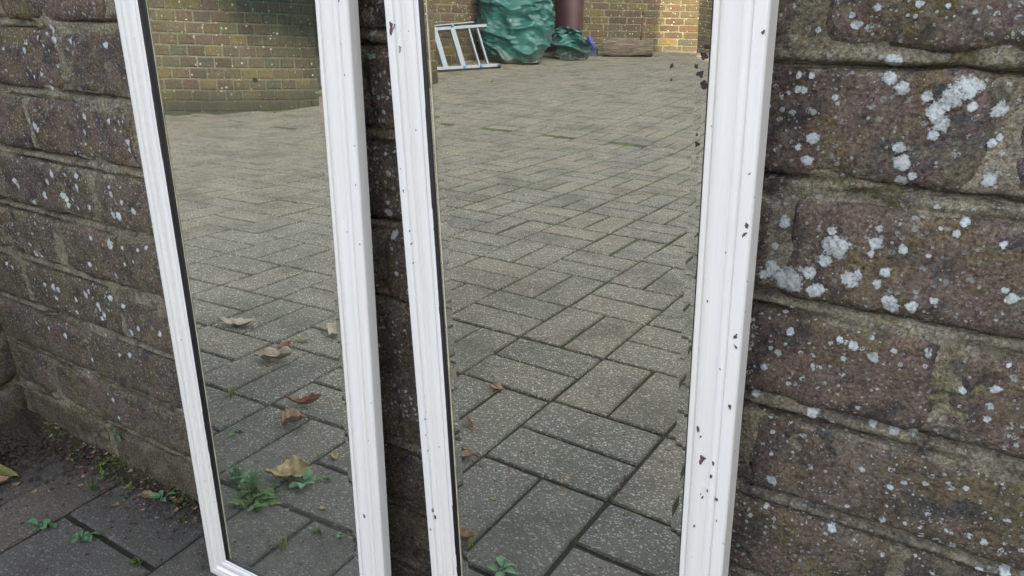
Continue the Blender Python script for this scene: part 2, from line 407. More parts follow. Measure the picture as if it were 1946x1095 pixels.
# the curved yard wall: base line
WP = [(-5.9, -.2), (-5.6, -1.4), (-5.15, -2.5), (-4.72, -3.08), (-4.40, -3.40), (-4.18, -3.76), (-4.07, -4.1), (-4.16, -4.6), (-4.45, -5.25), (-4.46, -6.0), (-4.32, -6.9), (-4.02, -7.65), (-3.49, -8.2), (-2.9, -8.50), (-1.4, -9.1), (.2, -9.3), (2.2, -9.3)]
def catmull(Pp, n):
    out = []
    Pp = [2*Vector(Pp[0])-Vector(Pp[1])] + [Vector(p) for p in Pp] + [2*Vector(Pp[-1])-Vector(Pp[-2])]
    for i in range(1, len(Pp)-2):
        for k in range(n):
            t = k/n; a, b, c_, d = Pp[i-1:i+3]
            out.append(.5*((2*b)+(-a+c_)*t+(2*a-5*b+4*c_-d)*t*t+(-a+3*b-3*c_+d)*t**3))
    out.append(Pp[-2]); return out
WC = catmull(WP, 30)
WL = [0]
for a_, b_ in zip(WC[:-1], WC[1:]): WL.append(WL[-1] + (b_-a_).length)
def wall_at(s):
    s = max(0, min(WL[-1]-1e-4, s)); i = int(np.searchsorted(WL, s, side='right'))-1; i = max(0, min(i, len(WC)-2))
    t = (s-WL[i])/(WL[i+1]-WL[i]); p = WC[i].lerp(WC[i+1], t); d = (WC[i+1]-WC[i]).normalized(); return p, d
def inside(x, y):
    best = min(range(0, len(WC), 3), key=lambda k: (WC[k].x-x)**2 + (WC[k].y-y)**2)
    p = WC[best]; d = (WC[min(best+3, len(WC)-1)]-WC[max(best-3, 0)]).normalized(); nrm_ = Vector((-d.y, d.x))
    return (Vector((x, y))-p).dot(nrm_) > .02
vc = Vector((-.3, .35))
keepc = []
for c_ in cells:
    x, y = c_[0], c_[1]
    if y > -.03: continue
    if x < -1.16 and y > -.36 and x > -1.5: continue
    if not inside(x, y): continue
    # in sight directly or by way of the plates
    ang = math.degrees(math.atan2(-(y-.35), -(x+.3)))
    dd = math.hypot(x+.35, y-.1)
    vis = (28 < ang < 72 and x < .1)
    direct = (x < -.55 and y > -.32 and x > -1.25)
    keepc.append((0 if direct else (dd if vis else 100+dd), c_))
keepc.sort(key=lambda q: q[0])
sv = []; sf = []; tints = []
for k, (key, (x, y, rz, sxs, sys_)) in enumerate(keepc):
    z = gh(x, y) + random.uniform(-.0012, .0012)*(1 if y > -1.6 else .3)
    Mx = Matrix.Translation((x + random.uniform(-.001, .001), y + random.uniform(-.001, .001), z)) @ Matrix.Rotation(rz + random.uniform(-.012, .012) + (math.pi if random.random() < .5 else 0), 4, 'Z')
    slope = -.054 if y < -3.15 else 0
    tl_ = 1 if y > -1.6 else .3
    Mx = Mx @ Matrix.Rotation(random.uniform(-.005, .005)*tl_, 4, 'X') @ Matrix.Rotation(random.uniform(-.004, .004)*tl_, 4, 'Y')
    if y < -3.15 or x < -3.7: Mx = Matrix.Translation(Mx.translation) @ Vector((0, 0, 1)).rotation_difference(Vector((-(gh(x+.05, y)-gh(x-.05, y))/.1, -(gh(x, y+.05)-gh(x, y-.05))/.1, 1)).normalized()).to_matrix().to_4x4() @ Matrix.Translation(-Mx.translation) @ Mx
    scl = Matrix.Diagonal((sys_ if True else 1, sxs, 1, 1))
    ty = min(0, 0)
    Mx = Mx @ scl
    if y < -1.5: Mx = Mx @ Matrix.Diagonal((.985, .962, 1, 1))
    q = random.randrange(4)
    if k < 300:
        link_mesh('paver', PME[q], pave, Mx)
    else:
        v, f = PM[q]; n = len(sv); sv += [tuple(Mx @ Vector(p)) for p in v]; sf += [tuple(i_+n for i_ in g_) for g_ in f]
        tints += [random.random()]*len(f)
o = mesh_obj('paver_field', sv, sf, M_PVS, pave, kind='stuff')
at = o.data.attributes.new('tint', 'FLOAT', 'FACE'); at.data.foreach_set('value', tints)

# ------------------------------------------------------------------ the near wall
TOPZ = .5917; PIT = .075
def joint_z(k): return -.0083 + PIT*k        # centre of bed joint under course k
wall = empty('brick_wall', (-1.176, 0, 0), 'old lichen-spotted brick wall of brown and purple bricks behind the two leaning mirrors', 'wall')
def brick_geo(w, h, nu, nv, seed, depth=.03, rough=.0024):
    """front face in the xz plane looking to -y, soft crumbled arrises, skirt going back"""
    o_ = seed*13.7; P = []
    for i in range(nu):
        for j in range(nv):
            u = i/(nu-1); v = j/(nv-1)
            # pack points near the edges
            uu = .5-.5*math.cos(math.pi*u) if nu > 4 else u; uu = uu*.5+u*.5
            vv = (.5-.5*math.cos(math.pi*v))*.5+v*.5
            x = uu*w; z = vv*h
            ed = min(x, w-x, z, h-z)
            e2 = min(x, w-x)*min(z, h-z)
            ex = fbm((x*45+o_, z*45, 1.5), 3)*.0022; ez = fbm((x*45+o_, z*45, 7.5), 3)*.0020
            fall = max(0, 1-ed/.007)
            y = fall*fall*.0042 - fbm((x*16+o_, z*16, .3), 4)*.0017 - fbm((x*90+o_, z*90, 3.3), 3)*rough
            cor = max(0, 1-math.hypot(min(x, w-x), min(z, h-z))/.011)
            y += cor*.004
            k = 1.0
            P.append((x+ex*k, y, z+ez*k))
    f = [(i*nv+j, (i+1)*nv+j, (i+1)*nv+j+1, i*nv+j+1) for i in range(nu-1) for j in range(nv-1)]
    ring = [i*nv for i in range(nu)] + [(nu-1)*nv+j for j in range(1, nv)] + [i*nv+nv-1 for i in range(nu-2, -1, -1)] + [j for j in range(nv-2, 0, -1)]
    n0 = len(P)
    for r_ in ring: p = P[r_]; P.append((p[0], depth, p[2]))
    N = len(ring)
    for k in range(N): f.append((ring[k], n0+k, n0+(k+1) % N, ring[(k+1) % N]))
    return P, f
BL = .2145
A0, B0 = -.946, -.842
seed = 0; jx_all = []
NC = 26
stuff = MB()
for k in range(NC):
    zb, zt = joint_z(k), joint_z(k+1)
    odd = k % 2 == 1
    ph = (A0 if not odd else B0)
    xsj = [ph + BL*q for q in range(-3, 20)]
    xsj = [x for x in xsj if -1.176 < x < 3.0]
    ed = [-1.176] + [x + random.uniform(-.004, .004) for x in xsj] 
    if ed[1]-ed[0] < .05: ed.pop(1)
    for a_, b_ in zip(ed[:-1], ed[1:]):
        g1 = random.uniform(.004, .0065); g2 = random.uniform(.004, .0065)
        hb = random.uniform(.0045, .0075); ht = random.uniform(.0045, .0075)
        x0 = a_+(g1 if a_ > -1.17 else .0); x1 = b_-g2; z0 = zb+hb; z1 = zt-ht
        tilt = random.uniform(-.012, .012)
        vis = (x0 < .36 and z0 < .70)
        if vis:
            nu, nv = (34, 13) if x1 > -.2 else (26, 11)
            P, f = brick_geo(x1-x0, z1-z0, nu, nv, seed)
            o = mesh_obj('brick', P, f, M_BR, wall, smooth=True)
            o.matrix_local = Matrix.Translation((x0+1.176, -.0045+random.uniform(-.0025, .0015), z0)) @ Matrix.Rotation(tilt*.4, 4, 'Y') @ Matrix.Rotation(random.uniform(-.01, .01), 4, 'Z')
        else:
            stuff.box((x0, -.0045, z0), (x1, .03, z1))
        seed += 1
o = stuff.build('brick_field', M_BR, wall, kind='stuff'); o.location = (1.176, 0, 0)
# weathered mortar: one undulating sheet, cut back beside the arrises
def mortar_sheet(x0, x1, z0, z1, step):
    nx = int((x1-x0)/step)+1; nz = int((z1-z0)/step)+1; P = []
    for i in range(nx):
        for j in range(nz):
            x = x0+(x1-x0)*i/(nx-1); z = z0+(z1-z0)*j/(nz-1)
            k = int(math.floor((z+.0083)/PIT+.5)); dz = z-joint_z(k)
            crk = fbm((x*9, k*3.1, 2.2), 3)
            y = -.0022 + fbm((x*60, z*60, 9), 4)*.0013 + fbm((x*220, z*220, 4), 2)*.0005
            # undercut shadow line along the lower edge of the brick above / top of the brick below
            up_ = math.exp(-((dz-.0054-.001*crk)/.0019)**2); lo_ = math.exp(-((dz+.0054)/.0017)**2)
            y += up_*max(0, .55+1.6*fbm((x*7, k*5.3, 4), 2))*.015 + lo_*max(0, .35+1.8*fbm((x*7, k*5.3, 8), 2))*.014
            y += max(0, fbm((x*16, z*40, 5), 3)-.32)*.02
            P.append((x, y, z))
    return P, nx, nz
P, nx, nz = mortar_sheet(-1.176, .36, -.02, .70, .0020)
mb = MB(); mb.grid(P, nx, nz); o = mb.build('mortar', M_MO, wall, smooth=True, kind='stuff'); o.location = (1.176, 0, 0)
mb = MB(); mb.box((-1.176, .012, -.05), (3.0, .23, joint_z(NC))); mb.box((.358, .0002, -.05), (3.0, .0118, joint_z(NC))); mb.box((-1.176, .0002, .699), (.358, .0118, joint_z(NC)))
o = mb.build('wall_core', M_MO, wall, kind='stuff'); o.location = (1.176, 0, 0)
mb = MB()
for q in range(20): mb.box((-1.176+q*.21+.003, -.02, joint_z(NC)+.003), (-1.176+(q+1)*.21-.003, .25, joint_z(NC)+.07))
o = mb.build('coping', M_BR, wall, kind='stuff'); o.location = (1.176, 0, 0)

# crusty white lichens, raised about a millimetre
LICH = [(-0.079, 0.458, 0.0091), (-0.09, 0.464, 0.0049), (-0.053, 0.485, 0.0078), (-0.058, 0.486, 0.0046), (-0.061, 0.455, 0.0052), (-0.059, 0.474, 0.0043), (-0.066, 0.465, 0.0041), (-0.085, 0.494, 0.0043), (-0.089, 0.478, 0.0027), (-0.058, 0.494, 0.0029), (-0.033, 0.49, 0.0041), (-0.035, 0.483, 0.0022), (-0.019, 0.489, 0.0031), (-0.033, 0.499, 0.0025), (-0.044, 0.466, 0.0046), (-0.04, 0.469, 0.0033), (-0.042, 0.463, 0.003), (-0.026, 0.474, 0.0032), (-0.029, 0.466, 0.0026), (-0.021, 0.457, 0.0046), (-0.009, 0.456, 0.0039), (-0.019, 0.453, 0.0043), (0.001, 0.462, 0.0025), (0.037, 0.471, 0.0033), (-0.074, 0.44, 0.0014), (-0.072, 0.424, 0.0025), (-0.035, 0.424, 0.0035), (-0.023, 0.419, 0.0038), (-0.013, 0.426, 0.0024), (-0.043, 0.426, 0.0025), (-0.078, 0.408, 0.003), (-0.085, 0.396, 0.0027), (-0.052, 0.369, 0.0043), (-0.089, 0.373, 0.0036), (-0.07, 0.31, 0.0043), (-0.039, 0.365, 0.0019), (-0.028, 0.286, 0.0034), (-0.041, 0.59, 0.0048), (-0.041, 0.582, 0.0041), (-0.035, 0.577, 0.0038), (-0.022, 0.574, 0.0032), (-0.013, 0.571, 0.0043), (-0.005, 0.579, 0.0066), (-0.01, 0.575, 0.0058), (-0.017, 0.566, 0.0054), (-0.013, 0.56, 0.0044), (-0.016, 0.554, 0.0033), (0.011, 0.569, 0.0039), (-0.001, 0.57, 0.0026), (-0.076, 0.547, 0.0036), (-0.083, 0.541, 0.0021), (-0.077, 0.534, 0.0034), (-0.087, 0.573, 0.0023), (-0.084, 0.573, 0.0023), (-0.092, 0.571, 0.0015), (-0.088, 0.581, 0.002), (-0.081, 0.581, 0.002), (-0.067, 0.57, 0.0017), (-0.031, 0.546, 0.0034), (-0.028, 0.538, 0.0046), (-0.027, 0.527, 0.0041), (-0.022, 0.531, 0.0023), (0.014, 0.533, 0.0042), (0.011, 0.552, 0.0024), (0.014, 0.555, 0.0019), (-0.062, 0.608, 0.0029), (-0.065, 0.613, 0.0019), (-0.053, 0.617, 0.0021), (-0.034, 0.619, 0.0023), (-0.035, 0.613, 0.0013), (-0.021, 0.618, 0.0015), (-0.081, 0.605, 0.0019), (-0.096, 0.538, 0.0012), (-0.004, 0.371, 0.0033), (0.006, 0.373, 0.0033), (-0.016, 0.371, 0.0026), (0.041, 0.415, 0.0029), (0.041, 0.395, 0.0024), (0.04, 0.346, 0.0022), (0.001, 0.331, 0.0023), (0.058, 0.29, 0.0027), (0.071, 0.294, 0.0034), (-0.017, 0.338, 0.0023), (0.019, 0.342, 0.0019), (0.026, 0.409, 0.0024), (0.044, 0.431, 0.0016), (-0.007, 0.515, 0.0018), (-0.093, 0.458, 0.0035), (0.033, 0.475, 0.0021), (0.027, 0.5, 0.0023), (-0.006, 0.488, 0.0018), (0.008, 0.509, 0.0026), (0.005, 0.502, 0.0024), (-0.003, 0.504, 0.0015), (-0.844, 0.588, 0.0048), (-0.843, 0.577, 0.0038), (-0.903, 0.564, 0.004), (-0.897, 0.573, 0.0034), (-0.87, 0.578, 0.0027), (-0.814, 0.576, 0.0027), (-0.75, 0.575, 0.0041), (-0.95, 0.565, 0.0029), (-0.872, 0.526, 0.0035), (-0.883, 0.54, 0.0029), (-0.899, 0.536, 0.0023), (-0.97, 0.544, 0.0024), (-0.75, 0.477, 0.004), (-0.751, 0.469, 0.0035), (-0.938, 0.484, 0.0038), (-0.923, 0.48, 0.0045), (-0.92, 0.476, 0.0038), (-0.825, 0.481, 0.0036), (-0.82, 0.499, 0.0035), (-0.775, 0.497, 0.0034), (-0.759, 0.498, 0.0023), (-0.92, 0.423, 0.0048), (-0.934, 0.411, 0.0042), (-0.868, 0.427, 0.0039), (-0.908, 0.398, 0.0049), (-0.903, 0.393, 0.0042), (-0.9, 0.387, 0.0042), (-0.947, 0.393, 0.0057), (-0.872, 0.413, 0.0047), (-0.804, 0.414, 0.0045), (-0.805, 0.391, 0.0053), (-0.796, 0.39, 0.0053), (-0.766, 0.4, 0.0045), (-0.784, 0.408, 0.0032), (-1.012, 0.403, 0.0044), (-1.008, 0.398, 0.0037), (-0.981, 0.378, 0.0037), (-0.856, 0.391, 0.0034), (-0.88, 0.387, 0.0028), (-0.804, 0.422, 0.0025), (-0.89, 0.426, 0.0027), (-0.887, 0.396, 0.0027), (-0.866, 0.352, 0.0036), (-0.83, 0.352, 0.0049), (-0.829, 0.348, 0.0042), (-0.804, 0.351, 0.0034), (-0.775, 0.353, 0.0027), (-0.759, 0.358, 0.0027), (-1.012, 0.302, 0.0049), (-1.0, 0.301, 0.004), (-1.021, 0.317, 0.0032), (-0.884, 0.315, 0.0037), (-0.833, 0.31, 0.0037), (-0.808, 0.33, 0.0028), (-0.79, 0.336, 0.0028), (-1.097, 0.276, 0.0035), (-1.084, 0.273, 0.0035), (-0.986, 0.263, 0.0058), (-0.976, 0.262, 0.0042), (-1.005, 0.264, 0.0034), (-0.912, 0.268, 0.0056), (-0.903, 0.275, 0.004), (-0.938, 0.256, 0.0041), (-0.888, 0.26, 0.004), (-0.885, 0.255, 0.004), (-0.834, 0.27, 0.0038), (-0.856, 0.276, 0.0046), (-0.883, 0.243, 0.0032), (-0.942, 0.238, 0.0033), (-0.987, 0.247, 0.0034), (-0.878, 0.249, 0.0032), (-0.831, 0.235, 0.0048), (-0.814, 0.244, 0.0039), (-0.77, 0.248, 0.0038), (-0.819, 0.223, 0.0032), (-0.923, 0.22, 0.0034), (-0.893, 0.216, 0.0025), (-0.84, 0.203, 0.0041), (-0.864, 0.197, 0.0034), (-1.056, 0.196, 0.0037), (-1.026, 0.195, 0.0027), (-0.986, 0.193, 0.0045), (-0.907, 0.118, 0.0037), (-0.906, 0.089, 0.0029), (-0.917, 0.123, 0.0019), (-0.942, 0.166, 0.0036), (-0.961, 0.141, 0.0028), (-0.405, 0.588, 0.0027), (-0.404, 0.579, 0.0031), (-0.399, 0.579, 0.0027), (-0.409, 0.579, 0.002), (-0.402, 0.595, 0.0019), (-0.398, 0.454, 0.0042), (-0.397, 0.463, 0.0018), (-0.397, 0.434, 0.0043), (-0.395, 0.4, 0.0025), (-0.394, 0.488, 0.0031), (-0.407, 0.507, 0.0013), (-0.395, 0.504, 0.0017), (-0.401, 0.492, 0.0013)]
from mathutils.bvhtree import BVHTree
bv = []; bf = []
bpy.context.view_layer.update()
for ch_ in wall.children:
    if ch_.name.split('.')[0] in ('brick', 'mortar'):
        n0_ = len(bv); off_ = ch_.matrix_local.translation
        ml_ = ch_.matrix_local
        bv += [ml_ @ v_.co + Vector((-1.176, 0, 0)) for v_ in ch_.data.vertices]; bf += [tuple(i_+n0_ for i_ in p_.vertices) for p_ in ch_.data.polygons]
bvh = BVHTree.FromPolygons(bv, bf)
def wall_y(x, z):
    h_ = bvh.ray_cast(Vector((x, -.2, z)), Vector((0, 1, 0)))
    return h_[0].y if h_[0] is not None else -.004
mb = MB(); rs = random.Random(3)
cov = []
for (x, z, r_) in LICH:
    n = 40 if r_ > .003 else 20
    ph = rs.random()*9; r2 = r_*1.22
    v = [(x, wall_y(x, z)-.0009, z)]; cov.append(1.0)
    rings = (.25, .5, .7, .85, 1.0)
    for sc_ in rings:
        for k in range(n):
            a_ = 2*math.pi*k/n; rr = r2*sc_*(.92+.30*fbm((math.cos(a_)*1.3+ph, math.sin(a_)*1.3, ph), 4))
            xq, zq = x+math.cos(a_)*rr, z+math.sin(a_)*rr
            v.append((xq, wall_y(xq, zq)-(.0009 if sc_ < .9 else .0005), zq)); cov.append(1-sc_)
    f = [(0, 1+k, 1+(k+1) % n) for k in range(n)]
    for l in range(len(rings)-1):
        for k in range(n): f.append((1+l*n+k, 1+(l+1)*n+k, 1+(l+1)*n+(k+1) % n, 1+l*n+(k+1) % n))
    mb.add(v, f)
m = MT('white_lichen'); c = m.coord('World')
at = m.n.new('ShaderNodeAttribute'); at.attribute_name = 'cover'
nz_ = m.noise(c, 260, 6, .8)
a = m.mix(m.ramp(m.noise(c, 420, 5, .75), [(.36, 1), (.54, 0)]), (.70, .73, .74), (.34, .35, .335))
thick = m.math('ADD', m.math('MULTIPLY', at.outputs['Fac'], 1.5), m.math('MULTIPLY', m.math('SUBTRACT', nz_, .5), 2.6))
alpha = m.ramp(thick, [(.26, 0), (.34, 1)])
a = m.mix(m.ramp(thick, [(.3, .6), (.7, 0)]), a, (.30, .31, .30))
m.L(alpha, m.b.inputs['Alpha'])
M_LI = m.done(a, .95, m.bump(m.noise(c, 600, 5, .8), 1.0, .0015))
o = mb.build('lichen_crust', M_LI, wall, kind='stuff', smooth=True); o.location = (1.176, 0, 0)
ca_ = o.data.attributes.new('cover', 'FLOAT', 'POINT'); ca_.data.foreach_set('value', cov)

# short return wall closing the corner at the left
pier = empty('return_wall', (-1.176, -.22, 0), 'dark damp end of a brick wall meeting the lichen-spotted wall at the far left corner', 'wall')
PL = .40
cmb = MB(); cmb.box((-.24, -PL+.22+.004, -.05), (-.0045, .22, joint_z(NC)))
cmb.build('wall_core', M_MO, pier, kind='stuff')
for k in range(NC):
    zb, zt = joint_z(k)+.005, joint_z(k+1)-.005
    ed = [0, .1, .205, .31, PL] if k % 2 else [0, .155, .30, PL]
    for a_, b_ in zip(ed[:-1], ed[1:]):
        if k < 12:
            P, f = brick_geo(b_-a_-.009, zt-zb, 14, 7, seed); seed += 1
            o = mesh_obj('brick', P, f, M_BR, pier, smooth=True)
            o.matrix_local = Matrix.Translation((.003, -b_+.22+.0045, zb)) @ Matrix.Rotation(math.pi/2, 4, 'Z')
        elif a_ == 0:
            pass
mb = MB()
for k in range(NC):
    zb, zt = joint_z(k)+.005, joint_z(k+1)-.005
    if k >= 12:
        for q in range(3): mb.box((-.01, -PL+.22+q*.133, zb), (.003, -PL+.22+q*.133+.125, zt))
    for q in range(2): mb.box((-.235+q*.12, -PL+.22-.002, zb), (-.235+q*.12+.11, -PL+.222+.01, zt))
mb.build('brick_field', M_BR, pier, kind='stuff')
mb = MB(); mb.box((-.25, -PL+.21, joint_z(NC)+.003), (.02, .20, joint_z(NC)+.07)); mb.build('coping', M_BR, pier)

# soil wedge at the foot of the walls
m = MT('soil'); c = m.coord('World')
a = m.ramp(m.noise(c, 140, 7, .8), [(.3, (.014, .011, .009)), (.5, (.045, .033, .026)), (.66, (.10, .072, .052)), (.76, (.30, .25, .20))])
a = m.mix(m.ramp(m.noise(c, 22, 6, .7), [(.48, 0), (.58, .85)]), a, (.052, .062, .016))
M_SOIL = m.done(a, .95, m.bump(m.noise(c, 170, 7, .8), 1.0, .008))
P = []; nx, ny = 260, 34
for i in range(nx):
    for j in range(ny):
        x = -1.176+1.55*i/(nx-1); t = j/(ny-1)
        wdt = .034+.012*fbm((x*14, 0, 1), 3) + .085*math.exp(-(x+1.18)/.10)
        y = .004-t*wdt
        z = .010*(1-t)**1.0*(1+.9*fbm((x*30, y*30, 0), 4)) + .006*fbm((x*90, y*90, 3), 3)*(1-t) - .0045*t + .010*math.exp(-((x+1.176)/.06)**2)
        P.append((x, y, z))
mb = MB(); mb.grid(P, nx, ny); mb.build('soil', M_SOIL, kind='stuff', smooth=True, label='dark crumbly soil gathered along the foot of the wall')
# crumbs and grit on the paving: small angular bits
mb = MB(); rs = random.Random(11)
def bit(mb, x, y, z, s):
    v = []
    for q in ((1, 0, 0), (-1, 0, 0), (0, 1, 0), (0, -1, 0), (0, 0, 1), (0, 0, -.4)):
        v.append((x+q[0]*s*rs.uniform(.5, 1.3), y+q[1]*s*rs.uniform(.5, 1.3), z+q[2]*s*rs.uniform(.3, .7)))
    mb.add(v, [(0, 2, 4), (2, 1, 4), (1, 3, 4), (3, 0, 4), (2, 0, 5), (1, 2, 5), (3, 1, 5), (0, 3, 5)])
mbw = MB(); mbd = MB()
for _ in range(3800):
    x = rs.uniform(-1.17, -.2); y = -abs(rs.gauss(0, .026 if rs.random() < .88 else .08))-.003
    bit(mbd if rs.random() < .93 else mbw, x, y, .002+.008*max(0, 1+y/.03), rs.uniform(.0006, .0026))
for _ in range(700):
    x = rs.uniform(-2.2, .2); y = rs.uniform(-2.0, -.1)
    bit(mbw if rs.random() < .5 else mbd, x, y, gh(x, y)+.001, rs.uniform(.0008, .0022))
mbd.build('soil_crumbs', simple('crumb_soil', (.050, .038, .032), .95, .6, 200), kind='stuff', label='dark soil crumbs scattered on the pavers')
mbw.build('grit', simple('grit_stone', (.22, .19, .15), .8, .5, 90), kind='stuff', label='pale grit scattered on the pavers')

mb = MB(); rs = random.Random(77)
mbk = MB()
for _ in range(1500):
    x = -1.17+abs(rs.gauss(0, .07)); y = -abs(rs.gauss(0, .05))-.004
    bit(mbk, x, y, .003+.012*math.exp(-(x+1.176)/.06)*(1 if y > -.08 else 0), rs.uniform(.0012, .0042))
mbk.build('corner_crumbs', simple('corner_soil', (.040, .028, .024), .95, .7, 150), kind='stuff', label='coarse dark soil lumps in the corner of the two walls')
def flake(mb_, x, y, z, s):
    a_ = rs.uniform(0, 6.28); ca, sa = math.cos(a_), math.sin(a_); e_ = rs.uniform(.3, .7); v = []
    for i in range(5):
        t = i/4*2-1; hw = s*e_*math.sqrt(max(0, 1-t*t))+.0002
        for q in (-1, 1): v.append((x+ca*s*t-sa*hw*q, y+sa*s*t+ca*hw*q, z+s*.35*t*t*rs.uniform(.6, 1.3)+.0006))
    mb_.grid(v, 5, 2)
mb2 = MB()
for q in range(420):
    if q < 300: x = rs.uniform(-1.16, -.2); y = -abs(rs.gauss(.012, .022))-.004; z = .004+.007*max(0, 1+y/.035)
    else: x = rs.uniform(-1.3, -.25); y = rs.uniform(-.75, -.06); z = 0
    flake(mb if rs.random() < .6 else mb2, x, y, z, rs.uniform(.0015, .0055))
mb.build('leaf_litter', simple('litter_brown', (.12, .065, .045), .9, .5, 90), kind='stuff', label='small brown scraps of leaf litter along the wall foot')
mb2.build('pale_litter', simple('litter_tan', (.26, .19, .12), .9, .4, 90), kind='stuff', label='small tan scraps of leaf litter along the wall foot')
# ------------------------------------------------------------------ mirrors
def frame_axes(ox, d, tilt, yw, rl):
    n = Vector((math.sin(yw)*math.cos(tilt), -math.cos(yw)*math.cos(tilt), math.sin(tilt)))
    ex = n.cross(Vector((0, 0, 1))).normalized()
    if ex.x < 0: ex = -ex
    ez = ex.cross(n)
    if ez.z < 0: ez = -ez
    X = math.cos(rl)*ex + math.sin(rl)*ez; Z = -math.sin(rl)*ex + math.cos(rl)*ez
    return Vector((ox, -d, 0)), X, Z, n
HM = 1.30
def rail_profile(ft, bk, thick):
    # (fraction of face width from the outside, height); heights relative to the crest ft
    mm = .001
    pts = [(0, -bk), (0, ft-2.2*mm), (.012, ft-1.3*mm), (.04, ft-.55*mm), (.10, ft-.25*mm), (.20, ft-.1*mm), (.255, ft-.2*mm), (.27, ft-1.4*mm), (.285, ft-1.8*mm),
           (.30, ft-.9*mm), (.325, ft-.1*mm), (.36, ft+.2*mm), (.40, ft+.25*mm), (.44, ft-.05*mm), (.465, ft-1.0*mm), (.48, ft-2.3*mm), (.50, ft-2.2*mm),
           (.56, ft-1.5*mm), (.63, ft-.55*mm), (.70, ft-.3*mm), (.76, ft-.4*mm), (.81, ft-.8*mm), (.845, ft-1.5*mm), (.86, ft-2.7*mm), (.875, ft-2.6*mm), (.89, ft-1.2*mm), (.93, ft-.9*mm), (.975, ft-1.0*mm), (1.0, ft-1.5*mm)]
    return pts
def make_mirror(q, label, plate_mat, H, chips, gchips, bevels, spots_, edge_off, lip_in):
    ox, d, tilt, yw, rl, W, wl, wr, fl, fr, bk, gx_, gy_, gt, gyw = q
    o, X, Z, n = frame_axes(ox, d, tilt, yw, rl)
    Y = Z.cross(X)           # = -n direction check below
    if Y.dot(n) > 0: Y = -Y
    B = Matrix((X, Y, Z)).transposed().to_4x4(); B.translation = o
    root = empty('leaning_mirror', (0, 0, 0), label, 'mirror', 'white framed mirrors leaning on the wall'); root.matrix_world = B
    wt = wb = (wl+wr)/2
    bkk = max(bk, .0055)
    def railobj(name, side):
        # side 0 left, 1 right, 2 bottom, 3 top ; local coords x along width, y = -height above the plate, z up
        ns = 60 if side < 2 else 20
        ft = {0: fl, 1: fr, 2: (fl+fr)/2, 3: (fl+fr)/2}[side]; fts = {0: (fl, fl), 1: (fr, fr), 2: (fl, fr), 3: (fl, fr)}[side]
        ww = {0: wl, 1: wr, 2: wb, 3: wt}[side]
        v = []; prof = rail_profile(0, 0, 0); prof = rail_profile(0, bkk, 0); k = len(prof)
        for i in range(ns+1):
            t = i/ns; ftt = fts[0]*(1-t)+fts[1]*t
            for (u, h) in prof:
                hh = -bkk if (u == 0 and h == -bkk) else ftt+h
                wob = fbm((t*HM*9, u*2+side*5, 3), 2)*.00035
                if side == 0: x = u*wl; lo, hi = u*wb, H-u*wt; z = lo+(hi-lo)*t; p = (x+wob, -(hh+wob), z)
                elif side == 1: x = W-u*wr; lo, hi = u*wb, H-u*wt; z = lo+(hi-lo)*t; p = (x+wob, -(hh+wob), z)
                elif side == 2: z = u*wb; lo, hi = u*wl, W-u*wr; x = lo+(hi-lo)*t; p = (x, -(hh+wob), z+wob)
                else: z = H-u*wt; lo, hi = u*wl, W-u*wr; x = lo+(hi-lo)*t; p = (x, -(hh+wob), z+wob)
                v.append(p)
        f = []
        for i in range(ns):
            for j in range(k-1):
                a_, b_, c_, d_ = i*k+j, (i+1)*k+j, (i+1)*k+j+1, i*k+j+1
                f.append((a_, b_, c_, d_) if side in (1, 2) else (a_, d_, c_, b_))
        ob = mesh_obj(name, v, f, M_PZ if side < 2 else M_PX, root)
        # closed back so that the rail is a solid
        mb_ = MB()
        if side == 0: mb_.box((.0002, -.0002+0, .0), (wl-.0003, bkk, H))
        elif side == 1: mb_.box((W-wr+.0003, -.0002, .0), (W-.0002, bkk, H))
        elif side == 2: mb_.box((wl, -.0002, .0002), (W-wr, bkk, wb-.0003))
        else: mb_.box((wl, -.0002, H-wt+.0003), (W-wr, bkk, H-.0002))
        mb_.build('rail_back', M_BACK, ob)
        return ob
    L_ = railobj('side_rail', 0); R_ = railobj('side_rail', 1); Bt = railobj('bottom_rail', 2); Tp = railobj('top_rail', 3)
    # black inner lips
    for (nm, side) in (('inner_lip', 0), ('inner_lip', 1), ('inner_lip', 2), ('inner_lip', 3)):
        v = []; ns = 160; rsx = random.Random(side)
        for i in range(ns+1):
            t = i/ns
            rag = .0004+abs(fbm((t*60, side*3, 1), 4))*.0022
            if side < 2:
                z = wb+(H-wb-wt)*t; x = wl if side == 0 else W-wr; ft = (fl if side == 0 else fr)-.0015
                sg = 1 if side == 0 else -1
                li_ = lip_in*(.25+.75*min(1, z/.6)) if side == 0 else .0009
                v += [(x-sg*rag*.5, -ft-.00012, z), (x+sg*(.0007+li_*.5), -ft+.0012, z), (x+sg*(.0009+li_), 0, z)]
            else:
                x = wl+(W-wl-wr)*t; z = wb if side == 2 else H-wt; ft = fl*(1-t)+fr*t-.0015; sg = 1 if side == 2 else -1
                v += [(x, -ft-.00004, z), (x, -ft+.0012, z+sg*.0007), (x, 0, z+sg*.0009)]
        f = []
        for i in range(ns):
            for j in range(2):
                a_ = (i*3+j, (i+1)*3+j, (i+1)*3+j+1, i*3+j+1)
                f.append(a_)
        mesh_obj(nm, v, f, M_LIP, root)
    # plate: flat middle and shallow bevels, set in its own slight tilt
    n2 = Vector((math.sin(yw+gyw)*math.cos(tilt+gt), -math.cos(yw+gyw)*math.cos(tilt+gt), math.sin(tilt+gt)))
    Bi = B.to_3x3().inverted(); nl = (Bi @ n2).normalized()
    piv = Vector((W/2, 0, .35))
    lift = min(fl, fr)*.5
    def on_plane(x, z): return -lift-((x-piv.x)*nl.x + (z-piv.z)*nl.z)/nl.y
    bl, br = bevels
    plate = None
